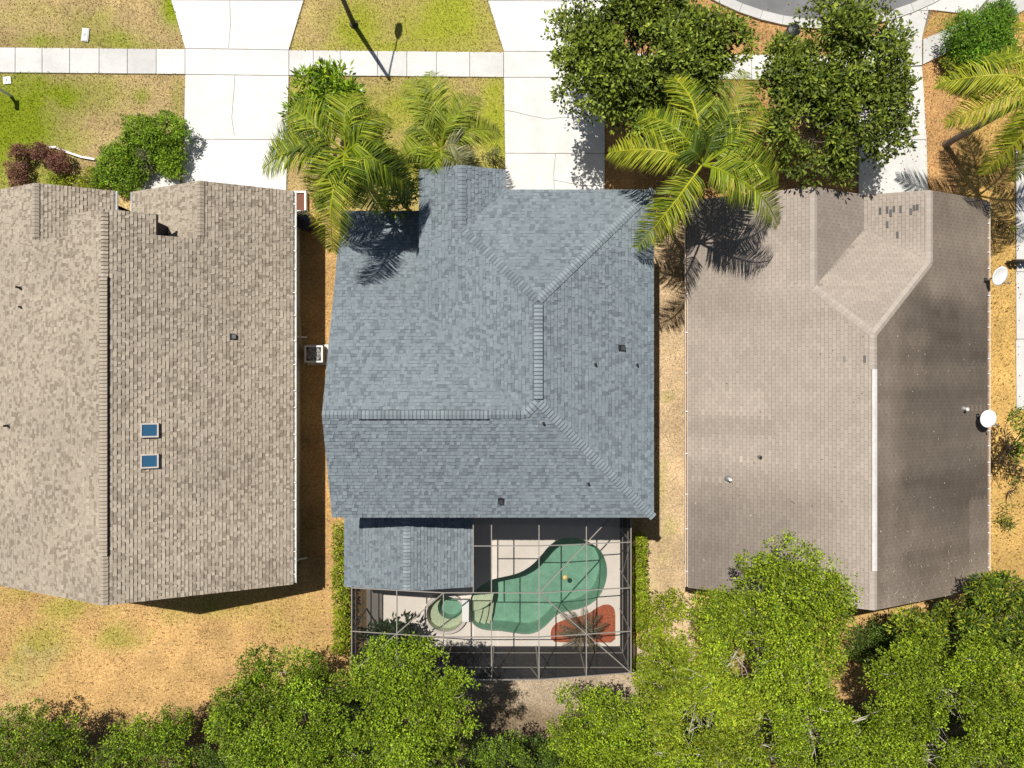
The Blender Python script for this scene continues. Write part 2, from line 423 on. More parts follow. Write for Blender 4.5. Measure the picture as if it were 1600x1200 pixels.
        for _ in range(5):
            col = colf(p.x, p.y, s.rng, True); dk = tuple(c*.3 for c in col)
            mb = MB()
            mb.v = [tuple(v) for v in A+B]+[tuple(v) for v in A+A0]+[tuple(v) for v in (A[0], B[0], B[0]-up*.05, A[0]-up*.05, A[4], B[4], B[4]-up*.05, A[4]-up*.05)]
            mb.c = [col]*10+[dk]*18
            Bm = [a_.lerp(b_, .66) for a_, b_ in zip(A, B)]; j = len(mb.v)
            mb.v += [tuple(v) for v in Bm+Bm+B]; bd = tuple(c*bandf for c in col); mb.c += [col]*5+[bd]*10
            for k in range(4): mb.f += [(k, k+1, j+k+1, j+k), (j+5+k, j+6+k, j+11+k, j+10+k), (10+k, 10+k+1, 15+k+1, 15+k)]
            mb.f += [(20, 21, 22, 23), (24, 25, 26, 27)]
            me = mb.mesh('ridge_cap'); me.materials.append(M['shingle']); protos.append(me)
        for k in range(n):
            obj(name, s.rng.choice(protos), None, s.root, p+e*k)
    def vent(s, p, q, wd, h, col=None, m=None):
        p = Vector(p); q = Vector(q); d = (q-p).normalized(); u = d.cross(Vector((0, 0, 1))).normalized(); mb = MB()
        L = lambda c: [c-u*wd+Vector((0, 0, -.10)), c+u*wd+Vector((0, 0, -.10)), c+u*wd+Vector((0, 0, h-.025)), c+Vector((0, 0, h)), c-u*wd+Vector((0, 0, h-.025))]
        mb.hexa(L(p), L(q)); mb.build('ridge_vent', m or M['vent_dark'], s.root)
def sdir(gx, gy):                                     # unit vector down a slope with gradient (gx, gy)
    v = Vector((-gx, -gy, -(gx*gx+gy*gy))); return v.normalized()
def wall(house, pts, m, th=.15, z0=-.1):
    """pts: (x, y, ztop) along the outside face, interior on the left"""
    mb = MB(); d = Vector((pts[-1][0]-pts[0][0], pts[-1][1]-pts[0][1])).normalized(); n = Vector((-d.y, d.x))*th
    out = [(x, y, z0) for x, y, _ in (pts[0], pts[-1])]+[p for p in reversed(pts)]
    inn = [(x+n.x, y+n.y, z) for x, y, z in out]
    mb.hexa(inn, out); return mb.build('wall', m, house)
def window(house, p, q, z0, z1, m='glassd'):
    p = Vector((*p, 0)); q = Vector((*q, 0)); d = (q-p).normalized(); n = Vector((d.y, -d.x, 0)); L = (q-p).length
    P = lambda u, z, o: p+d*u+n*o+Vector((0, 0, z))
    mb = MB()
    for (a, b, c, e) in ((0, L, z0-.07, z0), (0, L, z1, z1+.07), (-.07, 0, z0-.07, z1+.07), (L, L+.07, z0-.07, z1+.07), (L/2-.025, L/2+.025, z0, z1)):
        mb.hexa([P(a, c, -.02), P(b, c, -.02), P(b, c, .05), P(a, c, .05)], [P(a, e, -.02), P(b, e, -.02), P(b, e, .05), P(a, e, .05)])
    w_ = mb.build('window', M['white'], house)
    g_ = MB(); g_.hexa([P(0, z0, -.01), P(L, z0, -.01), P(L, z0, .015), P(0, z0, .015)], [P(0, z1, -.01), P(L, z1, -.01), P(L, z1, .015), P(0, z1, .015)])
    g_.build('pane', M[m], w_)
def gutter(house, p, q, side, debris=False, hang=1.0):
    """side: unit xy vector away from the house"""
    p = Vector(p); q = Vector(q); s_ = Vector((*side, 0)); up = Vector((0, 0, 1)); mb = MB()
    prof = [(0, -.02), (0, -.13), (.11, -.13), (.125, .0), (.105, .0), (.095, -.11), (.015, -.115), (.015, -.02)]
    L = lambda c: [c+s_*a+up*b for a, b in prof]
    A, B = L(p), L(q)
    i = len(mb.v); mb.v += [tuple(v) for v in A+B]; mb.c += [(1, 1, 1)]*16
    for k in range(8): mb.f.append((k, (k+1) % 8, 8+(k+1) % 8, 8+k))
    mb.f += [tuple(range(7, -1, -1)), tuple(range(8, 16))]
    gt = mb.build('gutter', M['white'], house)
    if debris:
        db = MB(); n = int((q-p).length/.25); e = (q-p)/n
        for k in range(n):
            h = -.045+R.uniform(-.03, .02); a = p+e*k; b = a+e
            db.hexa([a+s_*.016-up*.11, b+s_*.016-up*.11, b+s_*.09-up*.11, a+s_*.09-up*.11], [a+s_*.016+up*h, b+s_*.016+up*h, b+s_*.10+up*h, a+s_*.10+up*h])
        db.build('leaf_debris', M['debris'], gt)
    n = int((q-p).length/hang)
    for k in range(n):
        c = p+(q-p)*((k+.5)/n+R.uniform(-.01, .01)); h_ = MB(); h_.bar(c-s_*.03+up*.012, c+s_*.12+up*.012, .035, .012); h_.build('gutter_hanger', M['white'], gt)
def vent_pipe(house, c, r=.045, h=.3, m='vent_dark', flash=True):
    c = Vector(c); mb = MB(); mb.lathe(c, [(r, -.1), (r, h), (r*.7, h), (r*.7, h-.05)], 12)
    v = mb.build('vent_pipe', M[m], house)
    if flash:
        f = MB(); f.lathe(c, [(r*2.1, -.06), (r*1.9, .035), (r*1.05, .09)], 14); f.build('flashing', M['grey'], v)
def box_vent(house, c, dn, m='black'):
    c = Vector(c); d = Vector(dn).normalized(); u = d.cross(Vector((0, 0, 1))).normalized(); n = u.cross(d); mb = MB()
    if n.z < 0: n = -n
    P = lambda a, b, h: c+u*a+d*b+n*h
    mb.hexa([P(-.11,-.08,0), P(.11,-.08,0), P(.11,.10,0), P(-.11,.10,0)], [P(-.08,-.05,.08), P(.08,-.05,.08), P(.10,.11,.14), P(-.10,.11,.14)])
    v = mb.build('roof_vent', M[m], house)
    k = MB(); k.hexa([P(-.13,-.13,.0), P(.13,-.13,.0), P(.13,.12,.0), P(-.13,.12,.0)], [P(-.13,-.13,.035), P(.13,-.13,.035), P(.13,.12,.035), P(-.13,.12,.035)])
    k.build('flashing', M['vent_dark'], v)

def pick(cols, rng, var=.10):
    c = rng.choice(cols); f = rng.uniform(1-var, 1+var); return tuple(v*f for v in c)
# ---------- left house: tan laminated shingles
TAN = [(.335,.286,.226), (.322,.274,.215), (.31,.263,.206), (.352,.302,.241), (.24,.20,.155), (.225,.187,.144), (.328,.279,.22), (.316,.269,.212)]
def col_tan(x, y, rng, raised):
    c = pick(TAN, rng, .07); f = .93+.16*vnoise(x, y, 2.3)
    if raised: f *= 1.06
    return tuple(v*float(f) for v in c)
lh = thing('house', 'single storey house with tan shingle roof and two skylights beside the grey-blue house', 'house', (-16.1, -.2, 0), 'houses in a row')
sL = .4375; XR, ZR, XE, ZE = -16.14, 5.27, -9.58, 2.40; YS, YN, YM, YT = -8.77, 8.46, 6.92, 6.05
XA, ZA, XAe = -20.05, ZR-sL*(20.05-16.14), -17.43; XBr = -12.96; ZB = ZR-sL*(XBr-XR); XBe = -16.65
zl = lambda x: ZR-sL*(XR-x); zr_ = lambda x: ZR-sL*(x-XR)
XLe = XR-(XE-XR); XcL, XcR = -18.15, -14.47
rf = Roof(lh, 1)
V3 = lambda x, y, z: (x, y, z)
rf.plane([[(XLe,YS,ZE),(XR,YS,ZR),(XR,YT,ZR),(XLe,YT,ZE)], [(XLe,YT,ZE),(XA,YT,ZA),(XA,YN,ZA),(XLe,YN,ZE)], [(XcL,YT,zl(XcL)),(XR,YT,ZR),(XR,YM,ZR),(XcL,YM,zl(XcL))]], col_tan)
rf.plane([[(XE,YS,ZE),(XR,YS,ZR),(XR,YT,ZR),(XE,YT,ZE)], [(XE,YT,ZE),(XBr,YT,ZB),(XBr,YN,ZB),(XE,YN,ZE)], [(XcR,YT,zr_(XcR)),(XR,YT,ZR),(XR,YM,ZR),(XcR,YM,zr_(XcR))]], col_tan)
rf.plane([[(XAe,YT-.6,ZA-sL*(XAe-XA)),(XA,YT-.6,ZA),(XA,YN,ZA),(XAe,YN,ZA-sL*(XAe-XA))]], col_tan)
rf.plane([[(XBe,YT-.6,ZB-sL*(XBr-XBe)),(XBr,YT-.6,ZB),(XBr,YN,ZB),(XBe,YN,ZB-sL*(XBr-XBe))]], col_tan)
rf.finish()
dl, dr = sdir(sL, 0), sdir(-sL, 0)
def capcol(cs, lo, hi):
    def f(x, y, rng, r_):
        k = rng.uniform(lo, hi); return tuple(v*k for v in rng.choice(cs))
    return f
CAPT = capcol(TAN[:4], .98, 1.16)
vy0, vy1 = at(160, 868, ZR).y, at(160, 432, ZR).y
rf.caps((XR, YS+.02, ZR), (XR, vy0, ZR), (dl, dr), CAPT); rf.caps((XR, vy1, ZR), (XR, YM-.15, ZR), (dl, dr), CAPT)
rf.vent((XR, vy0, ZR), (XR, vy1, ZR), .165, .07)
fl = (Vector((-1, 0, -.12)).normalized(), Vector((1, 0, -.12)).normalized())
rf.caps((XR, vy0, ZR+.05), (XR, vy1-.02, ZR+.05), fl, CAPT, wd=.155, lift=.02)
rf.caps((XA, YN-.02, ZA), (XA, YT+.1, ZA), (dl, dr), CAPT); rf.caps((XBr, YN-.02, ZB), (XBr, YT+.1, ZB), (dl, dr), CAPT)
stL = M['stucco']
WXE, WXL, WYS = -10.02, -22.35, -8.35
wall(lh, [(WXE,WYS,zr_(WXE)-.2),(WXE,8.05,zr_(WXE)-.2)], stL)
wall(lh, [(WXL,WYS,zl(WXL)-.2),(XR,WYS,ZR-.2),(WXE,WYS,zr_(WXE)-.2)], stL)
wall(lh, [(WXL,8.05,zl(WXL)-.2),(WXL,WYS,zl(WXL)-.2)], stL)
wall(lh, [(WXE,8.05,zr_(WXE)-.2),(XBr,8.05,ZB-.2),(-16.3,8.05,2.3)], stL); wall(lh, [(-17.75,8.05,2.4),(XA,8.05,ZA-.2),(WXL,8.05,zl(WXL)-.2)], stL)
wall(lh, [(-16.3,8.05,2.25),(-16.3,5.4,2.25)], stL); wall(lh, [(-17.75,5.4,2.3),(-17.75,8.05,2.3)], stL)
wall(lh, [(-14.75,5.4,4.45),(-14.75,6.75,4.45)], stL);  wall(lh, [(-14.75,6.75,4.4),(XR,6.75,ZR-.2),(-17.7,6.75,4.4)], stL); wall(lh, [(-17.7,6.5,4.35),(-17.7,5.4,4.35)], stL)
wall(lh, [(XBr,5.9,ZB-.05),(-14.75,5.9,4.45)], M['shingle']); wall(lh, [(-17.7,5.6,4.3),(XA,5.6,ZA-.05)], stL)
for y in (-6, -2.6, 4.2): window(lh, (WXE, y), (WXE, y+1.2), 1.0, 2.0)
mb = MB(); mb.box(-14.76, -14.70, 5.5, 6.72, 2.9, 4.36); mb.build('shade_panel', M['vent_dark'], lh)  # black panel added on the notch wall to stand in for its shade
mb = MB(); mb.bar((-17.5, 7.25, 1.9), (-16.5, 6.95, 1.9), .25, .12); mb.build('porch_beam', M['stucco'], lh)
gutter(lh, (XE+.005, YS+.05, ZE-.02), (XE+.005, YN-.02, ZE-.02), (1, 0), hang=1.0)
gutter(lh, (XAe+.005, YM-.3, ZA-sL*(XAe-XA)-.02), (XAe+.005, YN, ZA-sL*(XAe-XA)-.02), (1, 0)); gutter(lh, (XBe-.005, YN, ZB-sL*(XBr-XBe)-.02), (XBe-.005, YM-.3, ZB-sL*(XBr-XBe)-.02), (-1, 0))
for y, zz in ((2.2, 0), (-8.2, 0)):
    mb = MB(); mb.tube([(XE+.06, y, ZE-.12), (WXE+.07, y, ZE-.5), (WXE+.07, y, .3), (WXE+.35, y, .12)], .045, 8); mb.build('downspout', M['white'], lh)
mb = MB(); mb.tube([(WXE+.05, 3.6, 2.0), (WXE+.05, 3.6, .5), (WXE+.12, 2.6, .4), (WXE+.12, 1.9, .35), (WXE+.3, 1.5, .2)], .035, 8); mb.build('conduit', M['stucco2'], lh)
mb = MB(); mb.box(WXE, WXE+.16, 3.75, 4.15, 1.1, 1.7); mb.build('meter_box', M['grey'], lh)
plR = plane_of([(XE,YS,ZE),(XR,YS,ZR),(XR,YN,ZR)])[1]; plL = plane_of([(XLe,YS,ZE),(XR,YS,ZR),(XR,YN,ZR)])[1]
for py in (672, 720):                                 # skylights
    c = hit(234, py, plR); d = sdir(-sL, 0); n = Vector((sL, 0, 1)).normalized()
    P = lambda a, b, h: c+d*a+Vector((0, 1, 0))*b+n*h
    mb = MB(); A, B, w2 = .33, .29, .06
    for (a0, a1, b0, b1) in ((-A,-A+w2,-B,B), (A-w2,A,-B,B), (-A+w2,A-w2,-B,-B+w2), (-A+w2,A-w2,B-w2,B)):
        mb.hexa([P(a0,b0,-.05),P(a1,b0,-.05),P(a1,b1,-.05),P(a0,b1,-.05)], [P(a0,b0,.15),P(a1,b0,.15),P(a1,b1,.15),P(a0,b1,.15)])
    k = mb.build('skylight', M['coping'], lh); k['label'] = 'blue-glass skylight in a pale frame'
    gl = MB(); gl.hexa([P(-A+w2,-B+w2,.05),P(A-w2,-B+w2,.05),P(A-w2,B-w2,.05),P(-A+w2,B-w2,.05)], [P(-A+w2,-B+w2,.12),P(A-w2,-B+w2,.12),P(A-w2,B-w2,.12),P(-A+w2,B-w2,.12)])
    gl.build('pane', M['glass'], k)
box_vent(lh, hit(364, 526, plR), sdir(-sL, 0)); vent_pipe(lh, hit(33, 450, plL)); vent_pipe(lh, hit(34, 480, plL), .04, .18); vent_pipe(lh, hit(14, 665, plL))
solid.append([(WXL, WYS), (WXE, WYS), (WXE, 8.05), (WXL, 8.05)])

# ---------- middle house: grey-blue laminated shingles, two storeys
BLU = [(.172,.202,.222), (.181,.212,.232), (.164,.193,.213), (.192,.223,.242), (.177,.207,.227), (.169,.199,.219), (.142,.167,.186), (.128,.151,.169)]
def col_blu(x, y, rng, raised):
    c = pick(BLU, rng, .06); f = .95+.12*vnoise(x, y, 1.7)
    return tuple(v*float(f) for v in c)
bh = thing('house', 'two storey house with grey-blue hipped shingle roof between the two brown roofed houses', 'house', (-.8, 1.2, 0), 'houses in a row')
sB = .351; ZE2 = 5.2; XW = -7.14; YR = -1.15; ZR1 = 6.65; YS2 = -5.28
XN, ZN = .98, 6.82; YN0, YN1 = -.67, 3.10; XE2 = 5.61; XWe = -3.68; YF = 7.70; XG, ZG = -1.94, 5.79; YG = 8.5; XGe = -.26; YNl = 7.25
xj = XN-(ZN-ZR1)/sB
zlow = ZR1-sB*(YNl-YR); YV = YR+(ZR1-ZE2)/sB
YH = YN1+(XN-XG)
rf = Roof(bh, 2)
rf.plane([[(XW,YS2,ZE2),(xj,YS2,ZE2),(xj,YR,ZR1),(XW,YR,ZR1)], [(xj,YS2,ZE2),(XE2,YS2,ZE2),(XN,YN0,ZN),(xj,YR,ZR1)]], col_blu)                                   # south
rf.plane([[(XE2,YS2,ZE2),(XE2,YF,ZE2),(XN,YN1,ZN),(XN,YN0,ZN)]], col_blu)                                                # east
rf.plane([[(XE2,YF,ZE2),(XGe,YF,ZE2),(XG,YH,ZG),(XN,YN1,ZN)]], col_blu)                                                  # north, over the garage
rf.plane([[(XW,YR,ZR1),(xj,YR,ZR1),(XWe,YV,ZE2),(XW,YV,ZE2)], [(XW,YV,ZE2),(XWe+.25,YV,ZE2),(XWe+.25,YNl,zlow),(XW,YNl,zlow)]], col_blu)  # north, long slope
rf.plane([[(XWe,YV,ZE2),(xj,YR,ZR1),(XN,YN0,ZN),(XN,YN1,ZN),(XG,YH,ZG),(XWe,YH,ZE2)], [(XWe,YH,ZE2),(XG,YH,ZG),(XG,YG,ZG),(XWe,YG,ZE2)]], col_blu)  # west
rf.plane([[(XGe,YF,ZE2),(XG,YH,ZG),(XG,YG,ZG),(XGe,YG,ZE2)]], col_blu)
# low roof over the patio
ZLe, ZLr, XL0, XL1, YL = 2.75, 3.36, at(538, 0, 2.75).x, at(740, 0, 2.75).x, at(0, 917, 2.75).y
XLm = (XL0+XL1)/2; sP = (ZLr-ZLe)/(XLm-XL0)
rf.plane([[(XL0,YL,ZLe),(XLm,YL,ZLr),(XLm,-4.6,ZLr),(XL0,-4.6,ZLe)]], col_blu)
rf.plane([[(XL1,YL,ZLe),(XLm,YL,ZLr),(XLm,-4.6,ZLr),(XL1,-4.6,ZLe)]], col_blu)
rf.finish()
CAPB = capcol(BLU[:4], .95, 1.28)
dW, dE, dS, dN = sdir(sB, 0), sdir(-sB, 0), sdir(0, sB), sdir(0, -sB)
def hipdirs(p, q, a, b):                               # wing directions square to a hip, within planes a and b (gradients)
    e = (Vector(q)-Vector(p)); h = Vector((e.x, e.y, 0)).normalized(); r = []
    for s_, (gx, gy) in ((1, a), (-1, b)):
        v = Vector((-h.y*s_, h.x*s_, 0)); v.z = gx*v.x+gy*v.y; r.append(v.normalized())
    return r
GW, GE, GS, GN = (sB, 0), (-sB, 0), (0, sB), (0, -sB)
X560, X763 = at(560, 0, ZR1).x, at(763, 0, ZR1).x; Y473, Y625 = at(0, 475, ZN).y, at(0, 623, ZN).y
rf.caps((XW+.02, YR, ZR1), (X560, YR, ZR1), (dN, dS), CAPB); rf.caps((X763, YR, ZR1), (xj, YR, ZR1), (dN, dS), CAPB)
rf.vent((X560, YR, ZR1), (X763, YR, ZR1), .175, .07)
rf.caps((X560, YR, ZR1+.05), (X763, YR, ZR1+.05), (Vector((0,1,-.12)).normalized(), Vector((0,-1,-.12)).normalized()), CAPB, wd=.165, lift=.02)
rf.vent((XN, Y625, ZN), (XN, Y473, ZN), .175, .07)
rf.caps((XN, Y625, ZN+.05), (XN, Y473, ZN+.05), (Vector((-1,0,-.12)).normalized(), Vector((1,0,-.12)).normalized()), CAPB, wd=.165, lift=.02)
for p, q, a, b in (((XE2,YS2,ZE2),(XN,YN0,ZN),GS,GE), ((XE2,YF,ZE2),(XN,YN1,ZN),GE,GN), ((XG,YH,ZG),(XN,YN1,ZN),GN,GW), ((xj,YR,ZR1),(XN,YN0,ZN),GW,GS)):
    rf.caps(p, q, hipdirs(p, q, a, b), CAPB)
rf.caps((XG, YG-.02, ZG), (XG, YH, ZG), (dW, dE), CAPB)
rf.caps((XLm, YL+.02, ZLr), (XLm, YS2+.1, ZLr), (sdir(sP,0), sdir(-sP,0)), CAPB, lift=.02)
# fascia boards of the main eaves
for a, b in (((XW,YS2-.012,ZE2-.1),(XE2+.02,YS2-.012,ZE2-.1)), ((XE2+.012,YS2,ZE2-.1),(XE2+.012,YF,ZE2-.1)), ((XE2,YF+.012,ZE2-.1),(XGe,YF+.012,ZE2-.1))):
    mb = MB(); mb.bar(a, b, .022, .17); mb.build('fascia', M['fascia'], bh)
sm = M['stucco2']
wx0, wx1, wy0, wy1 = -6.85, 5.2, -4.85, 7.3
wall(bh, [(wx0,wy0,5.2),(wx1,wy0,5.2)], sm); wall(bh, [(wx1,wy0,5.2),(wx1,wy1,5.2)], sm); wall(bh, [(wx1,wy1,5.2),(-.6,wy1,5.2)], sm)
wall(bh, [(-.6,wy1,5.2),(-.6,8.15,5.2)], sm); wall(bh, [(-.6,8.15,5.15),(XG,8.15,5.6),(-3.3,8.15,5.15)], sm); wall(bh, [(-3.3,8.15,5.1),(-3.3,2.7,5.1)], sm)
wall(bh, [(-3.3,6.8,3.6),(wx0,6.8,3.6)], sm); wall(bh, [(wx0,6.8,3.6),(wx0,YR,6.4),(wx0,wy0,5.15)], sm)
for x in (-5.5, -2.2, 1.2, 3.4): window(bh, (x, wy0), (x+1.2, wy0), 3.6, 4.7)
for y in (-3, 1, 5): window(bh, (wx1, y), (wx1, y+1.1), 3.6, 4.7)
window(bh, (3.9, wy1), (2.6, wy1), 3.4, 4.6); window(bh, (wx0, 1.0), (wx0, 0), 3.4, 4.5)
mb = MB()
for k in range(4): mb.box(.15, 4.95, wy1-.02, wy1+.04, .1+k*.55, .62+k*.55)
mb.build('garage_door', M['white'], bh)
mb = MB(); mb.box(-.2, 3.2, wy0-.06, wy0+.02, .08, 2.2); sd = mb.build('sliding_door', M['white'], bh)
for k in range(2): mb = MB(); mb.box(-.1+k*1.65, 1.45+k*1.65, wy0-.075, wy0-.05, .16, 2.12); mb.build('pane', M['glassd'], sd)
for x, y in ((XL0+.25, YL+.25), (XL1-.2, YL+.25)):
    mb = MB(); mb.box(x-.12, x+.12, y-.12, y+.12, 0, 2.7); mb.build('porch_post', sm, bh)
plS = plane_of([(XW,YS2,ZE2),(XE2,YS2,ZE2),(XN,YN0,ZN)])[1]; plE = plane_of([(XE2,YS2,ZE2),(XE2,YF,ZE2),(XN,YN1,ZN)])[1]
box_vent(bh, hit(783, 782, plS), sdir(0, sB)); box_vent(bh, hit(971, 544, plE), sdir(-sB, 0))
for px, py, pl in ((930,569,plE), (995,570,plE), (849,661,plS), (919,755,plS)): vent_pipe(bh, hit(px, py, pl), .04, .22)
solid.append([(wx0, wy0), (wx1, wy0), (wx1, wy1), (wx0, wy1)])

# ---------- right house: weathered brown three-tab shingles
sR = .458; XR3, ZR3, XL3, XE3, ZE3 = 14.26, 5.4, 7.71, 20.82, 2.40; YS3, YN3 = -8.92, 8.04; YA3 = 1.97
XC, ZC3 = 12.3, ZR3-sR*(14.26-12.3); XD, ZD3 = 17.34, ZR3-sR*(17.34-14.26); XV = 14.95; ZV = ZC3-sR*(XV-XC); YC, YD, YV3 = YA3+(XR3-XC), YA3+(XD-XR3), YA3+(ZR3-ZV)/sR
def col_brown(x, y, rng, raised):
    east = x > XR3 and not (y > YA3 and x < XR3+(y-YA3) and x < XD)
    f = rng.uniform(.93, 1.07)
    c = np.array((.335, .283, .238))
    n1 = .6*float(fbm(x*.16, y*1.5, 1.7))+.4*float(fbm(x+20, y+3, 2.6)); n2 = float(fbm(x+50, y, 2.8))
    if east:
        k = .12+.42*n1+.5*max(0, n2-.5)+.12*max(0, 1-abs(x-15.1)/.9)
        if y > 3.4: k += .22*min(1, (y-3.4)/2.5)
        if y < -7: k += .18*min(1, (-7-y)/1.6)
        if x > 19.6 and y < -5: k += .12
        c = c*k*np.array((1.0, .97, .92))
    else:
        k = .80+.38*n1
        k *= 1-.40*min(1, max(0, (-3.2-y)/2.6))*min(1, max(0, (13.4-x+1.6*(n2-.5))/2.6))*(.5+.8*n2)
        if -1.5 > y > -2.2 and x < 11: k *= .9
        if -.2 > y > -1.3 and 8.1 < x < 10.6: k *= 1.08
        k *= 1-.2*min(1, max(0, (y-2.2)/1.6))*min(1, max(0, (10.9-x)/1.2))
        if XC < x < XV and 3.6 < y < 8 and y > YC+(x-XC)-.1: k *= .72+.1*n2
        for sy, x0, x1 in ((-4.05, 7.7, 9.25), (-3.25, 9.6, 10.2)):
            if abs(y-sy) < .085 and x0 < x < x1: k *= 1.2
        c = c*k
    if abs(x-20.1) < .75 and abs(y+1.05) < .08: c = c*1.4
    return tuple(float(v*f) for v in c)
rh = thing('house', 'single storey house with weathered brown shingle roof and a white ridge vent', 'house', (14.3, -.4, 0), 'houses in a row')
rf = Roof(rh, 3)
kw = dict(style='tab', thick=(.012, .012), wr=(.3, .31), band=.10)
rf.plane([[(XL3,YS3,ZE3),(XR3,YS3,ZR3),(XR3,YA3,ZR3),(XC,YC,ZC3),(XL3,YC,ZE3)], [(XL3,YC,ZE3),(XC,YC,ZC3),(XC,YN3,ZC3),(XL3,YN3,ZE3)]], col_brown, **kw)
rf.plane([[(XE3,YS3,ZE3),(XR3,YS3,ZR3),(XR3,YA3,ZR3),(XD,YD,ZD3),(XE3,YD,ZE3)], [(XE3,YD,ZE3),(XD,YD,ZD3),(XD,YN3,ZD3),(XE3,YN3,ZE3)]], col_brown, **kw)
rf.plane([[(XR3,YA3,ZR3),(XC,YC,ZC3),(XV,YV3,ZV),(XD,YD,ZD3)]], col_brown, **kw)
rf.plane([[(XC,YC,ZC3),(XV,YV3,ZV),(XV,YN3,ZV),(XC,YN3,ZC3)]], col_brown, **kw)
rf.plane([[(XD,YD,ZD3),(XV,YV3,ZV),(XV,YN3,ZV),(XD,YN3,ZD3)]], col_brown, **kw)
rf.finish()
CAPR = capcol([(.38, .33, .285)], .92, 1.06)
l3, r3 = sdir(sR, 0), sdir(-sR, 0); sD = (ZD3-ZV)/(XD-XV)
ck = dict(lift=.012, t=.006, wd=.16, exp=.145, bandf=.93)
v0, v1 = at(0, 892, ZR3).y, at(0, 577, ZR3).y
rf.caps((XR3, YS3+.02, ZR3), (XR3, v0, ZR3), (l3, r3), CAPR, **ck); rf.caps((XR3, v1, ZR3), (XR3, YA3, ZR3), (l3, r3), CAPR, **ck)
rf.caps((XC, YN3-.02, ZC3), (XC, YC, ZC3), (l3, r3), CAPR, **ck); rf.caps((XD, YN3-.02, ZD3), (XD, YD, ZD3), (sdir(sD, 0), r3), CAPR, **ck)
for p, q, a, b in (((XC,YC,ZC3),(XR3,YA3,ZR3),(0,-sR),(sR,0)), ((XD,YD,ZD3),(XR3,YA3,ZR3),(-sR,0),(0,-sR))):
    rf.caps(p, q, hipdirs(p, q, a, b), CAPR, **ck)
rf.vent((XR3, v0, ZR3), (XR3, v1, ZR3), .10, .075, m=M['ventwhite'])
plD = plane_of([(XD,YD,ZD3),(XV,YV3,ZV),(XV,YN3,ZV)])[1]; pl3L = plane_of([(XL3,YS3,ZE3),(XR3,YS3,ZR3),(XR3,YA3,ZR3)])[1]; pl3R = plane_of([(XE3,YS3,ZE3),(XR3,YS3,ZR3),(XR3,YA3,ZR3)])[1]
for px, py, pl, hh in ((1375,330,plD,11),(1386,328,plD,11),(1391.5,333,plD,11),(1396.5,327,plD,9),(1407,327,plD,11),(1423,331,plD,10),(1428,325,plD,9),(1433,324,plD,9),(1386,351,plD,10),(1402,367,plD,10),(1351,561,pl3L,11),(1319.5,561,pl3L,9)):
    a, b = hit(px-2, py-hh/2, pl), hit(px+2, py+hh/2, pl); n = Vector((-pl[1], -pl[2], 1)).normalized(); u = n*.028
    q = [hit(px-2, py-hh/2, pl), hit(px+2, py-hh/2, pl), hit(px+2, py+hh/2, pl), hit(px-2, py+hh/2, pl)]
    mb = MB(); c = R.uniform(.09, .13) if px != 1319.5 else .2; q.reverse()
    mb.hexa([p-n*.01 for p in q], [p+u for p in q], (c*1.02, c*.97, c*.93)); o = mb.build('bare_shingle', M['shingle'], rf.root)
st3 = M['stucco']
ax0, ax1, ay0, ay1 = 8.15, 20.4, -8.5, 7.6
wall(rh, [(ax0,ay1,2.45),(ax0,ay0,2.45)], st3); wall(rh, [(ax0,ay0,2.45),(XR3,ay0,ZR3-.2),(ax1,ay0,2.45)], st3); wall(rh, [(ax1,ay0,2.45),(ax1,ay1,2.45)], st3)
wall(rh, [(ax1,ay1,2.45),(XD,ay1,ZD3-.2),(XV,ay1,ZV-.2),(XC,ay1,ZC3-.2),(ax0,ay1,2.45)], st3)
for y in (-5, 0, 4.5): window(rh, (ax0, y+1.1), (ax0, y), 1.0, 2.0); window(rh, (ax1, y), (ax1, y+1.1), 1.0, 2.0)
mb = MB()
for k in range(4): mb.box(15.2, 19.6, ay1-.02, ay1+.04, .1+k*.52, .6+k*.52)
mb.build('garage_door', M['white'], rh)
gutter(rh, (XL3-.005, YN3-.03, ZE3-.01), (XL3-.005, YS3+.03, ZE3-.01), (-1, 0), True, 1.6); gutter(rh, (XE3+.005, YS3+.03, ZE3-.01), (XE3+.005, YN3-.03, ZE3-.01), (1, 0), True, .65)
for px, py, pl, m in ((1138,748,pl3L,'white'), (1505,639,pl3R,'white'), (1187,714,pl3L,'vent_dark')): vent_pipe(rh, hit(px, py, pl), .07 if m == 'white' else .045, .3 if m == 'white' else .2, m)
mb = MB(); mb.tube([(XL3-.07, 5.6, 2.3), (XL3-.07, 5.4, 1.9), (ax0-.06, 5.2, 1.7), (ax0-.06, 5.2, .2)], .045, 8); mb.build('downspout', M['white'], rh)
solid.append([(ax0, ay0), (ax1, ay0), (ax1, ay1), (ax0, ay1)])
db = MB()                                             # leaves and twigs lying on the roof
for _ in range(520):
    if R.random() < .5: x, y = R.uniform(XR3+.3, XE3-.1), YS3+abs(R.gauss(0, 1.6))
    else: x, y = R.uniform(XL3+.1, XE3-.1), R.uniform(YS3, 2.0)
    z = ZR3-sR*abs(x-XR3)+.035; a = R.uniform(0, 6.3); l = R.uniform(.03, .09) if R.random() < .95 else R.uniform(.2, .4); w_ = R.uniform(.02, .05) if l < .1 else .02
    if x > XE3-.2 or x < XL3+.1 or y < YS3: continue
    gx_ = sR if x < XR3 else -sR; d = Vector((math.cos(a), math.sin(a), math.cos(a)*gx_))*l; e = Vector((-math.sin(a), math.cos(a), -math.sin(a)*gx_))*w_; p = Vector((x, y, z)); c = R.choice([(.55,.5,.42), (.22,.15,.09), (.14,.10,.07), (.4,.34,.27)])
    db.poly([p-d*.5, p+e*.5+Vector((0,0,.01)), p+d*.5, p-e*.5+Vector((0,0,.01))], c)
o = db.build('roof_litter', M['bark'], rh); o['kind'] = 'stuff'

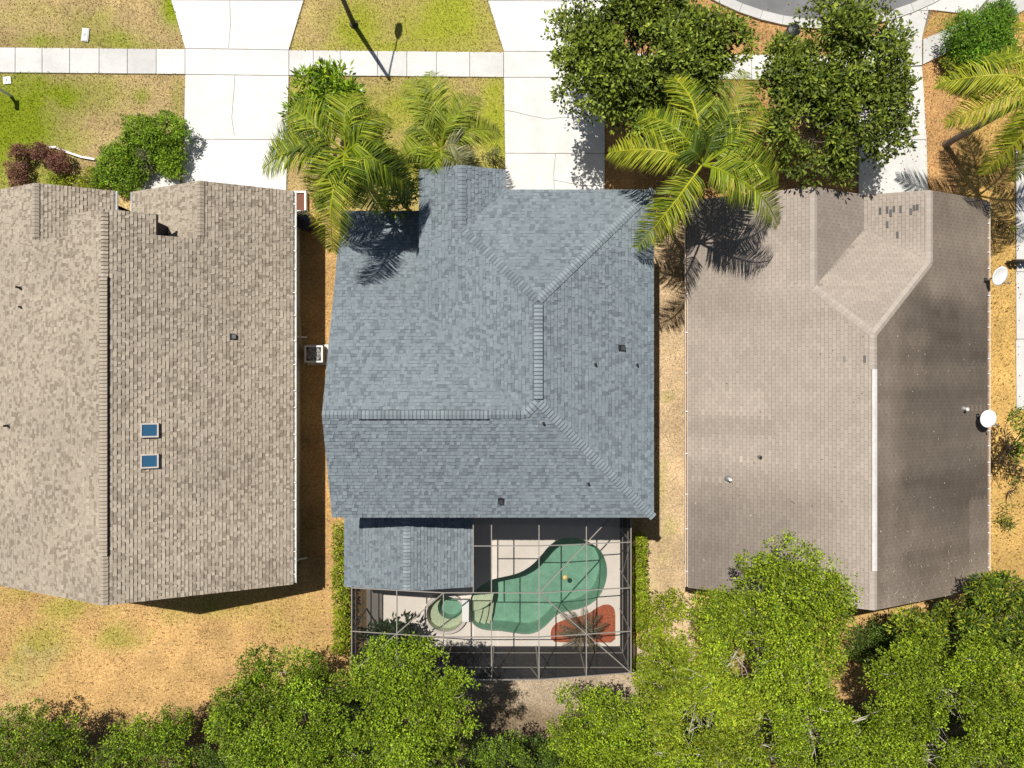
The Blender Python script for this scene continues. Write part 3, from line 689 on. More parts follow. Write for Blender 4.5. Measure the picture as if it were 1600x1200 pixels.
# pale concrete drive of the next plot, at the right edge
d4 = base_sheet('driveway', [g(*p) for p in [(1586,235),(1760,235),(1760,640),(1588,640)]], .03)
for y0, y1 in ((235,330),(330,425),(425,530),(530,640)):
    slab(d4, [g(*p) for p in [(1586,y0),(1760,y0),(1760,y1),(1587,y1)]], 0, ZC, tone=R.uniform(.84, .9))
c = at(1592, 408, .5); t = thing('fence_stub', 'short dark fence panel at the right edge beside the pale drive', 'fence', (c.x, c.y, 0))
for k in range(5): mb = MB(); mb.box(c.x-.28+k*.22, c.x-.12+k*.22, c.y-.02, c.y+.02, .05, .7); mb.build('slat', M['bronze'], t)
for z in (.2, .55): mb = MB(); mb.bar((c.x-.35, c.y+.045, z), (c.x+.9, c.y+.045, z), .05, .08); mb.build('rail', M['bronze'], t)

# ------------------------------------------------------------------ pool, deck and screen cage
from mathutils.geometry import tessellate_polygon
DX0, DX1, DY0, DY1 = -6.87, 5.15, -12.46, -4.86
POOL = [(736,930),(734,945),(734,960),(738,974),(750,982),(765,985),(780,985),(800,988),(822,991),(838,988),(850,980),(860,970),(869,960),(885,955),(910,950),(926,942),(938,930),(946,912),(949,895),(947,877),(939,860),(926,849),(906,841),(886,839),(870,843),(857,853),(845,868),(832,882),(815,893),(800,898),(780,902),(765,906),(752,914),(742,922)]
def smooth(P, it=2):
    for _ in range(it):
        Q = []
        for i in range(len(P)):
            a, b = P[i], P[(i+1) % len(P)]
            Q += [(a[0]*.75+b[0]*.25, a[1]*.75+b[1]*.25), (a[0]*.25+b[0]*.75, a[1]*.25+b[1]*.75)]
        P = Q
    return P
pool = smooth([g(*p) for p in POOL], 1)
if sum(pool[i][0]*pool[(i+1) % len(pool)][1]-pool[(i+1) % len(pool)][0]*pool[i][1] for i in range(len(pool))) < 0: pool.reverse()
SC = g(697, 957); SRr = 1.02
spa = [(SC[0]+SRr*math.cos(2*math.pi*k/40), SC[1]+SRr*.93*math.sin(2*math.pi*k/40)) for k in range(40)]
outer = [(DX0, DY0), (DX1, DY0), (DX1, DY1), (DX0, DY1)]
ZD = .05
loops = [[Vector((x, y, 0)) for x, y in L] for L in (outer, pool, spa)]
tri = tessellate_polygon(loops); allp = [p for L in loops for p in L]
mb = MB(); mb.v = [(p.x, p.y, ZD) for p in allp]; mb.c = [(1, 1, 1)]*len(allp)
for t in tri:
    a, b, c = (allp[i] for i in t)
    mb.f.append(tuple(t) if (b-a).cross(c-a).z > 0 else tuple(reversed(t)))
for L in (outer, pool, spa):
    n = len(L)
    for i in range(n):
        (x0, y0), (x1, y1) = L[i], L[(i+1) % n]; mb.poly([(x0,y0,-.25),(x1,y1,-.25),(x1,y1,ZD),(x0,y0,ZD)])
tag(mb.build('pool_deck', M['deck']), kind='structure'); solid.append(outer)
pc = Vector((sum(p[0] for p in pool)/len(pool), sum(p[1] for p in pool)/len(pool), 0))
pt = thing('swimming_pool', 'kidney shaped green swimming pool with tan steps inside the screen cage', 'swimming pool', pc)
mb = MB(); n = len(pool)
fl_ = [(pc.x+(x-pc.x)*.94, pc.y+(y-pc.y)*.94) for x, y in pool]
for i in range(n):
    (x0, y0), (x1, y1) = pool[i], pool[(i+1) % n]; (u0, v0), (u1, v1) = fl_[i], fl_[(i+1) % n]
    dep = lambda x: -.95-.07*max(0, min(8, x+2))
    mb.poly([(x1,y1,ZD-.004),(x0,y0,ZD-.004),(u0,v0,dep(u0)),(u1,v1,dep(u1))])
tf = tessellate_polygon([[Vector((x, y, 0)) for x, y in fl_]]); i0 = len(mb.v)
mb.v += [(x, y, -.95-.07*max(0, min(8, x+2))) for x, y in fl_]; mb.c += [(1, 1, 1)]*n
for t in tf:
    a, b, c = (Vector((*fl_[i], 0)) for i in t); mb.f.append(tuple(i0+i for i in (t if (b-a).cross(c-a).z > 0 else reversed(t))))
mb.build('basin', M['plaster'], pt)
mb = MB(); mb.v = [(x, y, -.10) for x, y in pool]; mb.c = [(1, 1, 1)]*n
for t in tessellate_polygon([[Vector((x, y, 0)) for x, y in pool]]):
    a, b, c = (Vector((*pool[i], 0)) for i in t); mb.f.append(tuple(t) if (b-a).cross(c-a).z > 0 else tuple(reversed(t)))
mb.build('water', M['water'], pt)
for P, z in (([(737,932),(771,929),(769,940),(760,949),(748,955),(736,957)], -.20), ([(736,957.5),(748,955.5),(754,954),(751,968),(747,979),(739,973)], -.34),
             ([(754.5,953.5),(764,948),(762,965),(757,982),(747.5,980)], -.50), ([(764.5,947.5),(772,941),(769,965),(764,984),(758,983)], -.66)):
    P = [g(*p) for p in P]; P.reverse()
    if sum(P[i][0]*P[(i+1) % len(P)][1]-P[(i+1) % len(P)][0]*P[i][1] for i in range(len(P))) < 0: P.reverse()
    mb = MB(); mb.hexa([(x, y, -1.0) for x, y in P], [(x, y, z) for x, y in P]); mb.build('step', M['steptile'], pt)
pl_ = [Vector((x, y, 0)) for x, y in pool]
for k in range(0, n, 2):                              # coping stones along the rim
    m4 = []
    for j in (k, (k+1) % n, (k+2) % n):
        a, b, c = pl_[j-1], pl_[j], pl_[(j+1) % n]; d = (c-a).normalized(); m4.append((b, Vector((d.y, -d.x, 0))))
    P = [m4[0][0]-m4[0][1]*.0, m4[1][0], m4[2][0], m4[2][0]+m4[2][1]*.13, m4[1][0]+m4[1][1]*.13, m4[0][0]+m4[0][1]*.13]; P.reverse()
    mb = MB(); mb.hexa([p+Vector((0, 0, ZD-.02)) for p in P], [p+Vector((0, 0, ZD+.012)) for p in P]); mb.build('coping_stone', M['deck'], pt)
sp_ = thing('spa', 'round green spa with raised pale rim left of the swimming pool', 'spa', (SC[0], SC[1], 0))
mb = MB(); c = Vector((SC[0], SC[1], 0))
ell = lambda r, z, ox=0, oy=0, N=40: [(c.x+ox+r*math.cos(2*math.pi*k/N), c.y+oy+r*.93*math.sin(2*math.pi*k/N), z) for k in range(N)]
def rings(mb, Ls):
    i = len(mb.v)
    for L in Ls: mb.v += L; mb.c += [(1, 1, 1)]*len(L)
    N = len(Ls[0])
    for a in range(len(Ls)-1):
        for k in range(N): q = (k+1) % N; mb.f.append((i+a*N+k, i+a*N+q, i+(a+1)*N+q, i+(a+1)*N+k))
    e = i+(len(Ls)-1)*N; mb.f.append(tuple(e+k for k in range(N)))
rings(mb, [ell(.90, .2), ell(.88, -.25), ell(.60, -.27, .18, .16)]); mb.f.pop(); mb.build('bench', M['steptile'], sp_)
mb = MB(); rings(mb, [ell(.605, -.262, .18, .16), ell(.55, -.8, .18, .16)]); mb.build('basin', M['plaster'], sp_)
mb = MB(); rings(mb, [ell(1.03, -.1), ell(1.03, .24), ell(.895, .24), ell(.895, .0)]); mb.f.pop(); mb.build('rim', M['coping'], sp_)
mb = MB(); mb.v = ell(.89, .12); mb.c = [(1, 1, 1)]*40; mb.f = [tuple(range(40))]; mb.build('water', M['water'], sp_)
mb = MB(); q = g(728, 950)
mb.box(q[0]-.16, q[0]+.16, q[1]-.55, q[1]+.5, .0, .30); mb.build('spillway', M['white'], sp_)
# float
fo = thing('pool_float', 'small yellow round float on the pool water', 'pool float', at(883, 902, -.08))
mb = MB(); mb.lathe(at(883, 902, -.1), [(.06, -.05), (.11, 0), (.12, .05), (.09, .09), (.04, .1)], 16); mb.build('body', M['yellow'], fo, smooth=True)
mb = MB(); mb.lathe(at(883, 902, 0), [(.04, -.0), (.045, .05), (.02, .07)], 12); mb.build('cap', M['white'], fo)
# mulch bed
MBED = smooth([g(*p) for p in [(860,985),(861,1001),(880,1003),(905,1002),(935,1003),(961,1003),(961,980),(961,955),(957,946),(946,943),(932,949),(920,958),(900,964),(880,968),(866,975)]], 1)
if sum(MBED[i][0]*MBED[(i+1) % len(MBED)][1]-MBED[(i+1) % len(MBED)][0]*MBED[i][1] for i in range(len(MBED))) < 0: MBED.reverse()
mb = MB(); mb.hexa([(x, y, ZD-.02) for x, y in MBED], [(x, y, ZD+.03) for x, y in MBED])
tag(mb.build('mulch_bed', M['mulch']), 'red mulch bed in the corner of the pool deck', 'mulch bed')
# cage
cg = thing('pool_cage', 'aluminium framed screen cage enclosing the pool deck behind the grey-blue house', 'pool cage', (-.8, -8.8, 0))
XC0, XC1, YC0 = -6.87, 5.1, -12.38
def zc(x):
    if x > 1.13: return 3.7-.7*(x-1.13)/(XC1-1.13)
    if x < -2.87: return 3.7-.7*(-2.87-x)/(-2.87-XC0)
    return 3.7
BX = [XC0, -4.88, -2.87, -1.62, -.86, 1.13, 3.15, XC1]; PY = [-6.78, -8.74, -10.6, YC0]
def ybeg(x): return -8.74 if x < -1.7 else -4.9
def member(nm, p, q, w_=.06, h_=.06): b = MB(); b.bar(p, q, w_, h_); b.build(nm, M['alu'], cg)
for x in BX:
    y1 = YC0 if x not in (-1.62,) else -8.74
    member('roof_beam', (x, ybeg(x), zc(x)), (x, y1, zc(x)), .04, .09)
    if y1 == YC0: member('post', (x, YC0, 0), (x, YC0, zc(x)), .06, .06)
for y in PY:
    xs = [x for x in BX if ybeg(x) <= -8.7 or y > -20]
    xs = BX if y <= -8.7 else [x for x in BX if x > -1.7]
    for a, b in zip(xs[:-1], xs[1:]): member('purlin', (a, y, zc(a)+.004), (b, y, zc(b)+.004), .036, .05)
for x in (XC0, XC1):
    ys = [-8.74, -10.6] if x == XC0 else [-4.95, -6.78, -8.74, -10.6]
    for y in ys: member('post', (x, y, 0), (x, y, zc(x)-.03), .06, .06)
    for z in (.87, 2.3): member('rail', (x, ys[0], z), (x, YC0, z), .045, .05)
for z in (.87, 2.48): member('rail', (XC0, YC0, z), (XC1, YC0, z), .045, .05)
for p, q in (((XC1, YC0), (1.13, -8.74)), ((1.13, -8.74), (4.9, -5.0)), ((XC0, YC0), (-2.87, -8.74))):
    member('brace', (*p, zc(p[0])+.01), (*q, zc(q[0])+.01), .04, .05)
for p, q in (((XC1, -6.8, 3.0), (XC1, -8.7, .9)), ((XC1, -10.6, 3.0), (XC1, YC0, .9)), ((-.86, YC0, 3.6), (-1.3, YC0+.04, 2.5)), ((1.13, YC0, 3.6), (.8, YC0+.04, 2.5))):
    member('brace', p, q, .04, .04)
ygr = [-4.9]+PY
for a, b in zip(BX[:-1], BX[1:]):
    for y1, y0 in zip(ygr[:-1], ygr[1:]):
        if b < -1.6 and y1 > -8.7: continue
        mb = MB(); mb.poly([(a+.03, y0+.03, zc(a)+.03), (b-.03, y0+.03, zc(b)+.03), (b-.03, y1-.03, zc(b)+.03), (a+.03, y1-.03, zc(a)+.03)]); mb.build('roof_screen', M['roofscreen'], cg)
for a, b in zip(BX[:-1], BX[1:]):
    for z0, z1 in ((.05, .85), (.89, 2.46), (2.5, 9)):
        mb = MB(); mb.poly([(a+.03, YC0, z0), (b-.03, YC0, z0), (b-.03, YC0, min(z1, zc(b)-.06)), (a+.03, YC0, min(z1, zc(a)-.06))]); mb.build('wall_screen', M['wallscreen'], cg)
for x, ys in ((XC0, [-8.74, -10.6, YC0]), (XC1, [-4.95, -6.78, -8.74, -10.6, YC0])):
    for y1, y0 in zip(ys[:-1], ys[1:]):
        for z0, z1 in ((.05, .85), (.89, 2.28), (2.33, 2.94)):
            mb = MB(); mb.poly([(x, y0+.03, z0), (x, y1-.03, z0), (x, y1-.03, z1), (x, y0+.03, z1)]); mb.build('wall_screen', M['wallscreen'], cg)

# ------------------------------------------------------------------ plants
def leaves(name, C, D, U, size, width, cols, parent, m='leaf', fold=.25):
    """C base points, D leaf directions, U leaf normals"""
    n = len(C); D = D/np.linalg.norm(D, axis=1)[:, None]
    W = np.cross(D, U); W /= np.linalg.norm(W, axis=1)[:, None]+1e-9; N = np.cross(W, D)
    L = np.broadcast_to(size, n)[:, None]; w_ = np.broadcast_to(width, n)[:, None]
    V = np.empty((n, 4, 3)); V[:, 0] = C; V[:, 1] = C+D*L*.5+W*w_*.5+N*w_*fold; V[:, 2] = C+D*L; V[:, 3] = C+D*L*.5-W*w_*.5+N*w_*fold
    o = np.array(WO[parent.name]); V = (V-o).reshape(-1, 3)
    b = np.arange(n)*4; Fc = np.empty((n*2, 3), int); Fc[0::2] = np.stack([b, b+1, b+2], 1); Fc[1::2] = np.stack([b, b+2, b+3], 1)
    me = np_mesh(name, V, Fc, np.repeat(cols, 4, 0)); return obj(name, me, M[m], parent, o)
def rnd_unit(n):
    v = NP.normal(size=(n, 3)); return v/np.linalg.norm(v, axis=1)[:, None]
def foliage(parent, blobs, dens, cols, size, width, per=7, spread=.16, name='crown', zmin=-.35, up=.8, gap=.0, shell=(.55, 1.05), fold=.25):
    """clusters of leaves on the shells of many lobes"""
    CC = []; NN = []; TT = []
    for (x, y, z, rx, ry, rz) in blobs:
        ar = 4*math.pi*((rx*ry+rx*rz+ry*rz)/3); n = max(4, int(ar*dens))
        d = rnd_unit(n); d = d[d[:, 2] > zmin]; n = len(d)
        r = NP.uniform(*shell, n)[:, None]
        p = np.array([x, y, z])+d*r*np.array([rx, ry, rz])
        if gap:
            k = (.65*vnoise(p[:, 0]+p[:, 2]*.7, p[:, 1]-p[:, 2]*.5, .9)+.35*vnoise(p[:, 0]-p[:, 2]*.4, p[:, 1]+p[:, 2]*.6, .3)) > gap*1.12; p = p[k]; d = d[k]; n = len(p)
        CC.append(p); NN.append(d); TT.append(np.full(n, NP.uniform(.72, 1.24)))
    C = np.concatenate(CC); Nn = np.concatenate(NN); T = np.concatenate(TT); n = len(C)
    C = np.repeat(C, per, 0); Nn = np.repeat(Nn, per, 0); T = np.repeat(T, per); tone = np.repeat(NP.uniform(.45, 1.35, n), per)
    m = len(C); off = rnd_unit(m)*spread*NP.random((m, 1))**.5; off[:, 2] *= .7
    C = C+off
    D = off/(np.linalg.norm(off, axis=1)[:, None]+1e-6)+Nn*.5+rnd_unit(m)*.55; D[:, 2] += .05
    U = Nn*.6+np.array([0, 0, up])+rnd_unit(m)*.38
    base = np.array(cols)[NP.integers(0, len(cols), m)]
    col = base*(T*tone*NP.uniform(.85, 1.15, m))[:, None]
    return leaves(name, C, D, U, size*NP.uniform(.7, 1.25, m), width*NP.uniform(.75, 1.2, m), col, parent, fold=fold)
def limb(p, q, bend=.12, n=5):
    p = Vector(p); q = Vector(q); L = (q-p).length; o = Vector((R.uniform(-1, 1), R.uniform(-1, 1), R.uniform(-.2, .5)))*bend*L
    return [p.lerp(q, k/n)+o*math.sin(math.pi*k/n)+Vector((R.uniform(-1, 1), R.uniform(-1, 1), 0))*L*.02 for k in range(n+1)]
def trunk_and_limbs(t, base, top, r0, blobs, col, twig=3):
    mb = MB(); pts = limb((base[0], base[1], -.1), top, .05, 6); mb.tube(pts, [r0*(1-.45*k/6) for k in range(7)], 9, col); mb.build('trunk', M['bark'], t)
    for b in blobs:
        mb = MB(); p = pts[R.randint(3, 6)]; e = Vector(b[:3]); L = limb(p, e, .14, 5); mb.tube(L, [r0*(.34-.05*k) for k in range(6)], 6, col)
        for _ in range(twig):
            a = L[R.randint(2, 5)]; d = Vector((R.uniform(-1, 1), R.uniform(-1, 1), R.uniform(.1, 1))).normalized()
            q = e+Vector((d.x*b[3], d.y*b[4], d.z*b[5]))*R.uniform(.8, 1.03); l2 = limb(a, q, .15, 4); mb.tube(l2, [r0*(.11-.022*k) for k in range(5)], 5, col)
        mb.build('branch', M['bark'], t)
GR1 = [(.21,.305,.012), (.26,.355,.014), (.15,.23,.011), (.36,.44,.03), (.08,.13,.008)]
GR2 = [(.185,.29,.013), (.235,.345,.016), (.115,.195,.01), (.33,.42,.03), (.07,.12,.008)]
GR3 = [(.26,.31,.018), (.30,.345,.02), (.21,.265,.016), (.35,.37,.03)]
GRD = [(.075,.13,.016), (.095,.155,.018), (.055,.10,.014), (.12,.18,.02)]
def oak(label, px, py, z, rpx, h, cols, nb=13, dens=34, flat=.62, gap=.22, skew=0, ry=None, twig=3, per=9, size=.092, group='trees along the back of the gardens', bark=(.36,.33,.27), name='tree', cat='tree', width=.056, spread=.135, lobe=1.0):
    nb = int(nb*1.9)
    c = at(px, py, z); k = (HC-z)/F; rx = rpx*k; ryy = (ry or rpx)*k; rz = min(rx, ryy)*flat
    t = thing(name, label, cat, (c.x, c.y, 0), group)
    blobs = []
    for i in range(nb):
        a = 2.399963*i+R.uniform(-.5, .5); rr = math.sqrt((i+.5)/nb)*R.uniform(.74, .88); s_ = R.uniform(.20, .35)*lobe
        dz = (1-rr*rr)**.5
        blobs.append((c.x+math.cos(a)*rr*rx+skew*math.sin(a)*rr*ryy, c.y+math.sin(a)*rr*ryy, z+rz*(dz*.75-.45)+R.uniform(-.75, .45)*min(1, rx/2.2), rx*s_, ryy*s_, max(.35, rz*s_*1.1)))
    bs = c.lerp(at(px, py, 0), .62 if z > 2.5 else 0)
    t.location = (bs.x, bs.y, 0); WO[t.name] = Vector((bs.x, bs.y, 0))
    trunk_and_limbs(t, (bs.x, bs.y), (c.x+R.uniform(-.3, .3), c.y+R.uniform(-.3, .3), z-rz*.75), max(.06, .04*h*.5), blobs, bark, twig)
    foliage(t, blobs, dens, cols, size, width, per=per, gap=gap, spread=spread)
    return t
oak('dark green bushy tree in the bottom left corner of the picture', 42, 1172, 2.6, 84, 4, GRD+GR2+GR2, 10, 30, gap=.3, ry=68, lobe=1.2)
oak('loose green tree at the bottom edge left of the dry brown scrub', 238, 1168, 2.8, 76, 4, GR2+GRD[:1], 10, 30, gap=.3, ry=66, lobe=1.2)
oak('broad green tree at the edge of the dry lawn left of the pool cage', 436, 1108, 5.0, 122, 7, GR2, 20, ry=98, gap=.28)
oak('tall bright green tree overhanging the rear left corner of the pool cage', 640, 1098, 7.2, 110, 9, GR2+GR1[:2], 15, ry=100, gap=.28)
oak('green tree on the bottom edge below the broad tree on the dry lawn', 480, 1195, 5.2, 140, 7, GR2, 13, ry=62, gap=.28)
oak('shaded dark tree on the bottom edge behind the middle of the pool cage', 775, 1190, 3.4, 62, 5, GRD+GR2[:2], 9, ry=50, gap=.32)
oak('round yellow-green tree behind the mulch bed corner of the pool cage', 935, 1138, 4.2, 88, 6, GR1, 13, ry=70, gap=.2)
oak('bright green tree on the bottom edge right of the pool cage', 985, 1200, 5.0, 130, 7, GR1, 12, ry=60, gap=.22)
oak('largest bright green tree overhanging the rear left corner of the brown roof', 1212, 975, 7.4, 138, 9, GR1+GR3[:1], 18, ry=125, gap=.28, twig=4, bark=(.46,.42,.35))
oak('bright yellow-green tree right of the pool cage with pale bare twigs', 1105, 1095, 6.2, 120, 8, GR1+GR3, 15, ry=105, gap=.3, twig=5, bark=(.5,.46,.38))
oak('green tree with exposed pale branches below the largest tree', 1275, 1140, 6.4, 112, 8, GR1, 14, ry=90, gap=.27, twig=3, bark=(.58,.52,.44))
oak('bright green tree behind the rear right of the brown roof', 1450, 1085, 6.0, 120, 8, GR1, 15, ry=98, gap=.25, twig=2, bark=(.5,.46,.38))
oak('bright green tree at the right edge of the picture near the bottom', 1575, 1105, 6.0, 95, 8, GR1, 13, ry=110, gap=.32, twig=5, bark=(.5,.46,.38))
oak('dark green mango-like tree beside the rear right corner of the brown roof', 1570, 955, 4.6, 90, 6, GRD+GR3[:2], 13, ry=66, gap=.26, size=.2)
oak('small olive green tree touching the rear eave of the brown roof', 1452, 985, 3.6, 62, 5, GRD+GR3, 9, ry=48, gap=.3, size=.19)
oak('green tree on the bottom edge near the lower right corner', 1425, 1200, 6.2, 120, 8, GR1, 12, ry=62, gap=.26, twig=5, bark=(.5,.46,.38))
oak('bright green tree in the bottom right corner of the picture', 1590, 1205, 6.0, 100, 8, GR1+GR2, 12, ry=58, gap=.24)
oak('green tree on the bottom edge between pool cage and pale branches', 1150, 1205, 5.6, 110, 7, GR1, 12, ry=58, gap=.26, twig=5, bark=(.5,.46,.38))
oak('green tree on the bottom edge below the tall tree at the pool cage', 655, 1200, 4.8, 110, 7, GR2, 11, ry=55, gap=.28)
oak('leafy tree at the right edge beside the lower satellite dish', 1600, 700, 2.6, 45, 4, GRD+GR3[:2], 8, 11, ry=70, gap=.42, twig=4, group='trees by the right side yard', bark=(.12,.1,.07), size=.2)
for i, (lb, px, py, r_, ry_, cols) in enumerate([
    ('low dark understory bush below the shaded dark tree on the bottom edge', 840, 1190, 46, 36, GRD), ('understory bush between the bottom left corner tree and the dry scrub', 130, 1205, 50, 24, GRD+GR2),
    ('understory bush under the tall tree at the rear of the pool cage', 560, 1130, 70, 60, GRD), ('understory bush between the yellow-green tree and the bottom edge', 900, 1190, 70, 40, GRD+GR1[:1]),
    ('understory bush below the rear eave peak of the brown roof', 1370, 1010, 50, 40, GRD), ('understory bush beneath the pale bare branches', 1290, 1150, 110, 60, GRD),
    ('understory bush under the bright trees at the lower right', 1510, 1150, 110, 70, GRD), ('understory bush right of the pool cage below the yellow-green bushes', 1080, 1150, 80, 60, GRD),
    ('understory bush at the right edge under the mango-like tree', 1530, 1020, 100, 40, GRD), ('understory bush at the left end of the dry scrub', 330, 1195, 60, 30, GRD)]):
    oak(lb, px, py, 2.0, r_, 3, cols, 8, 26, .5, .24, ry=ry_, twig=1, group='understory bushes along the back', name='bush', cat='bush', lobe=1.25)
# two broad street trees with larger leaves
FT = [(.15,.20,.02), (.19,.245,.024), (.11,.155,.017), (.27,.32,.04), (.07,.105,.014)]
oak('dark leafy tree overhanging the right side of the middle driveway', 1015, 90, 4.6, 146, 6.5, FT, 30, 12, ry=124, gap=.27, lobe=1.15, skew=-.1, per=7, size=.20, width=.095, spread=.15, twig=3, group='two leafy trees in front gardens', bark=(.2,.17,.13))
oak('dark leafy tree left of the right driveway beside the turning circle', 1304, 150, 4.6, 130, 6.5, FT, 30, 11, ry=144, gap=.27, lobe=1.1, skew=.22, per=7, size=.20, width=.095, spread=.15, twig=3, group='two leafy trees in front gardens', bark=(.2,.17,.13))

# palms
def frond_mesh(tip, rise, droop, npair=62, leaf=.78, cols=None, wd=.05, sweep=0.0, dead=False):
    tip = Vector(tip); h = Vector((tip.x, tip.y, 0)); L = h.length; d = h.normalized(); s = Vector((-d.y, d.x, 0))
    def P(t): return d*(L*(t*.96+.04*math.sin(t*3)))+s*(sweep*L*t*t)+Vector((0, 0, rise*math.sin(min(1, t*1.25)*math.pi*.62)-(droop)*t**2.3))
    mb = MB()
    rc = tuple(v*1.35 for v in cols[0]); pts = [P(k/12) for k in range(13)]; mb.tube(pts, [.045*(1-.85*k/12)+.006 for k in range(13)], 5, (rc[0]*1.15, rc[1], rc[2]))
    for k in range(npair):
        t = .13+.87*k/(npair-1); p = P(t); tg = (P(min(1, t+.02))-P(t-.02)).normalized(); side = tg.cross(Vector((0, 0, 1))).normalized()
        ll = leaf*(.45+.75*math.sin(math.pi*min(1, (t*.86+.08)))**.8)*R.uniform(.85, 1.12)*(1-.45*max(0, t-.8)/.2)
        for sg in (-1, 1):
            fw = .4+.5*t+R.uniform(-.14, .14); lift = R.uniform(-.2, .5)
            dr = (side*sg+tg*fw+Vector((0, 0, lift))).normalized(); a = p; b = p+dr*ll*.5; dn = (dr+Vector((0, 0, -.38-R.uniform(0, .45)))).normalized(); c = b+dn*ll*.5
            wv = tg.cross(dr).cross(dr).normalized()*wd*.5+Vector((0, 0, .3*wd*R.uniform(-1, 1)))
            cc = R.choice(cols); f = R.uniform(.78, 1.2); cc = tuple(v*f for v in cc)
            i = len(mb.v); mb.v += [tuple(v) for v in (a-wv*.6, a+wv*.6, b+wv, b-wv, c)]; mb.c += [cc]*5
            mb.f += [(i, i+1, i+2, i+3), (i+3, i+2, i+4)]
    return mb
PG = [(.20,.275,.015), (.27,.33,.02), (.12,.18,.012), (.40,.43,.04), (.07,.115,.01), (.16,.235,.014)]
PY_ = [(.31,.35,.018), (.38,.41,.026), (.20,.245,.014), (.48,.48,.045), (.12,.16,.012)]
PL = [(.20,.26,.022), (.25,.30,.03), (.14,.19,.02), (.34,.375,.06), (.09,.13,.014)]
PGr = [(.22,.22,.09), (.27,.27,.12), (.17,.18,.07), (.33,.33,.17)]
PDk = [(.075,.12,.016), (.095,.145,.018), (.12,.17,.02)]
def palm(label, px, py, z, tips, cols, r=.13, lean=(0, 0), extra=0, bark=(.30,.26,.21), leaf=.86, wd=.038, npair=98):
    c = at(px, py, z); t = thing('palm_tree', label, 'palm tree', (c.x+lean[0], c.y+lean[1], 0), 'palm trees in front gardens')
    mb = MB(); b = Vector((c.x+lean[0], c.y+lean[1], -.1)); n = 10
    mb.tube([b.lerp(Vector((c.x, c.y, z-.15)), k/n) for k in range(n+1)], [r*(1.25 if k == 0 else 1-.03*k) for k in range(n+1)], 10, bark); mb.build('trunk', M['bark'], t)
    mb = MB(); mb.tube([(c.x, c.y, z-.9), (c.x, c.y, z-.5), (c.x, c.y, z+.1)], [r*.75, r*1.0, r*.4], 9, (.16,.2,.05)); mb.build('crownshaft', M['bark'], t)
    for T in tips:
        tx, ty, tz = T[:3]; e = at(tx, ty, z+tz); cl = T[3] if len(T) > 3 else cols
        v = e-c; ln = Vector((v.x, v.y)).length
        mb = frond_mesh((v.x, v.y, 0), .95, .95-tz if tz < .9 else .1, npair, leaf, cl, wd, R.uniform(-.06, .06))
        mb.v = [(a+c.x, b_+c.y, zz+z) for a, b_, zz in mb.v]; mb.build('frond', M['palm'], t)
    return t
palm('tall queen palm leaning over the front left of the grey-blue roof', 540, 240, 8.0,
     [(405,262,-1.0),(447,168,-.8),(418,232,-1.3,PDk),(560,142,-.5),(607,178,-.7),(642,280,-.7),(650,300,-1.2,PDk),(522,398,-.9,PY_+PG),(497,330,-1.2),(560,325,-1.0),(612,240,-1.2,PG),(600,330,-1.5,PG)], PG+PY_[:1])
palm('feathery light green palm right of the tall palm over the front lawn', 690, 232, 5.0,
     [(636,118,-.6),(676,106,-.4),(752,150,-.6),(784,205,-.9),(752,294,-.9,PGr),(640,196,-.8),(700,290,-1.0),(620,262,-1.2,PG),(660,300,-1.2,PG),(715,170,-.2),(742,250,-.9,PGr)], PL+PG[:2], r=.09, leaf=.78, wd=.034, npair=92)
palm('queen palm standing between the grey-blue roof and the brown roof', 1097, 258, 7.3,
     [(1058,113,-.5,PY_+PG),(1000,178,-.8),(946,245,-.9,PY_),(996,392,-1.0,PY_+PG),(1222,275,-.9),(1168,105,-.6,PL),(1196,160,-.8),(1222,352,-1.1),(1160,320,-1.1,PG),(1120,160,-1.0,PDk),(1035,240,-1.3,PDk),(1190,215,-1.2,PG)], PG+PY_[:1])
palm('yellow-green palm leaning over the right edge beside the right driveway', 1632, 140, 6.0,
     [(1462,128,-.6,PY_),(1475,185,-1.0,PY_),(1530,270,-1.2),(1590,285,-1.2),(1560,230,-1.2),(1600,30,-.5),(1700,40,-.5),(1740,150,-.5),(1700,260,-1),(1640,290,-1,PG),(1545,85,-.8,PG)], PY_+PG[:2], r=.15, bark=(.2,.16,.12))

# shrubs and hedges
def shrub(name, label, cat, spots, cols, group, size=.085, width=.05, dens=44, per=6, gap=.06, m=None, spread=.08, h=.5):
    for lb, px, py, rp, z in spots:
        c = at(px, py, z); r = rp/33.0*1.08
        t = thing(name, lb, cat, (c.x, c.y, 0), group)
        bl = [(c.x, c.y, z*.9, r*.84, r*.84, z*.95)]
        for i in range(6):
            a = 1.05*i+R.random(); q = r*R.uniform(.45, .78); bl.append((c.x+math.cos(a)*q, c.y+math.sin(a)*q, z*R.uniform(.7, 1.15), r*R.uniform(.36, .52), r*R.uniform(.36, .52), z*.6))
        mb = MB()
        for i in range(5): mb.tube(limb((c.x, c.y, 0), (c.x+R.uniform(-r, r)*.6, c.y+R.uniform(-r, r)*.6, z*1.2), .1, 4), [.03, .027, .022, .016, .01], 5, (.16,.12,.09))
        mb.build('stems', M['bark'], t)
        foliage(t, bl, dens, cols, size, width, per=per, gap=gap, spread=spread, name='foliage', zmin=-.5)
SG = [(.17,.29,.016), (.22,.345,.018), (.27,.39,.02), (.10,.19,.013)]
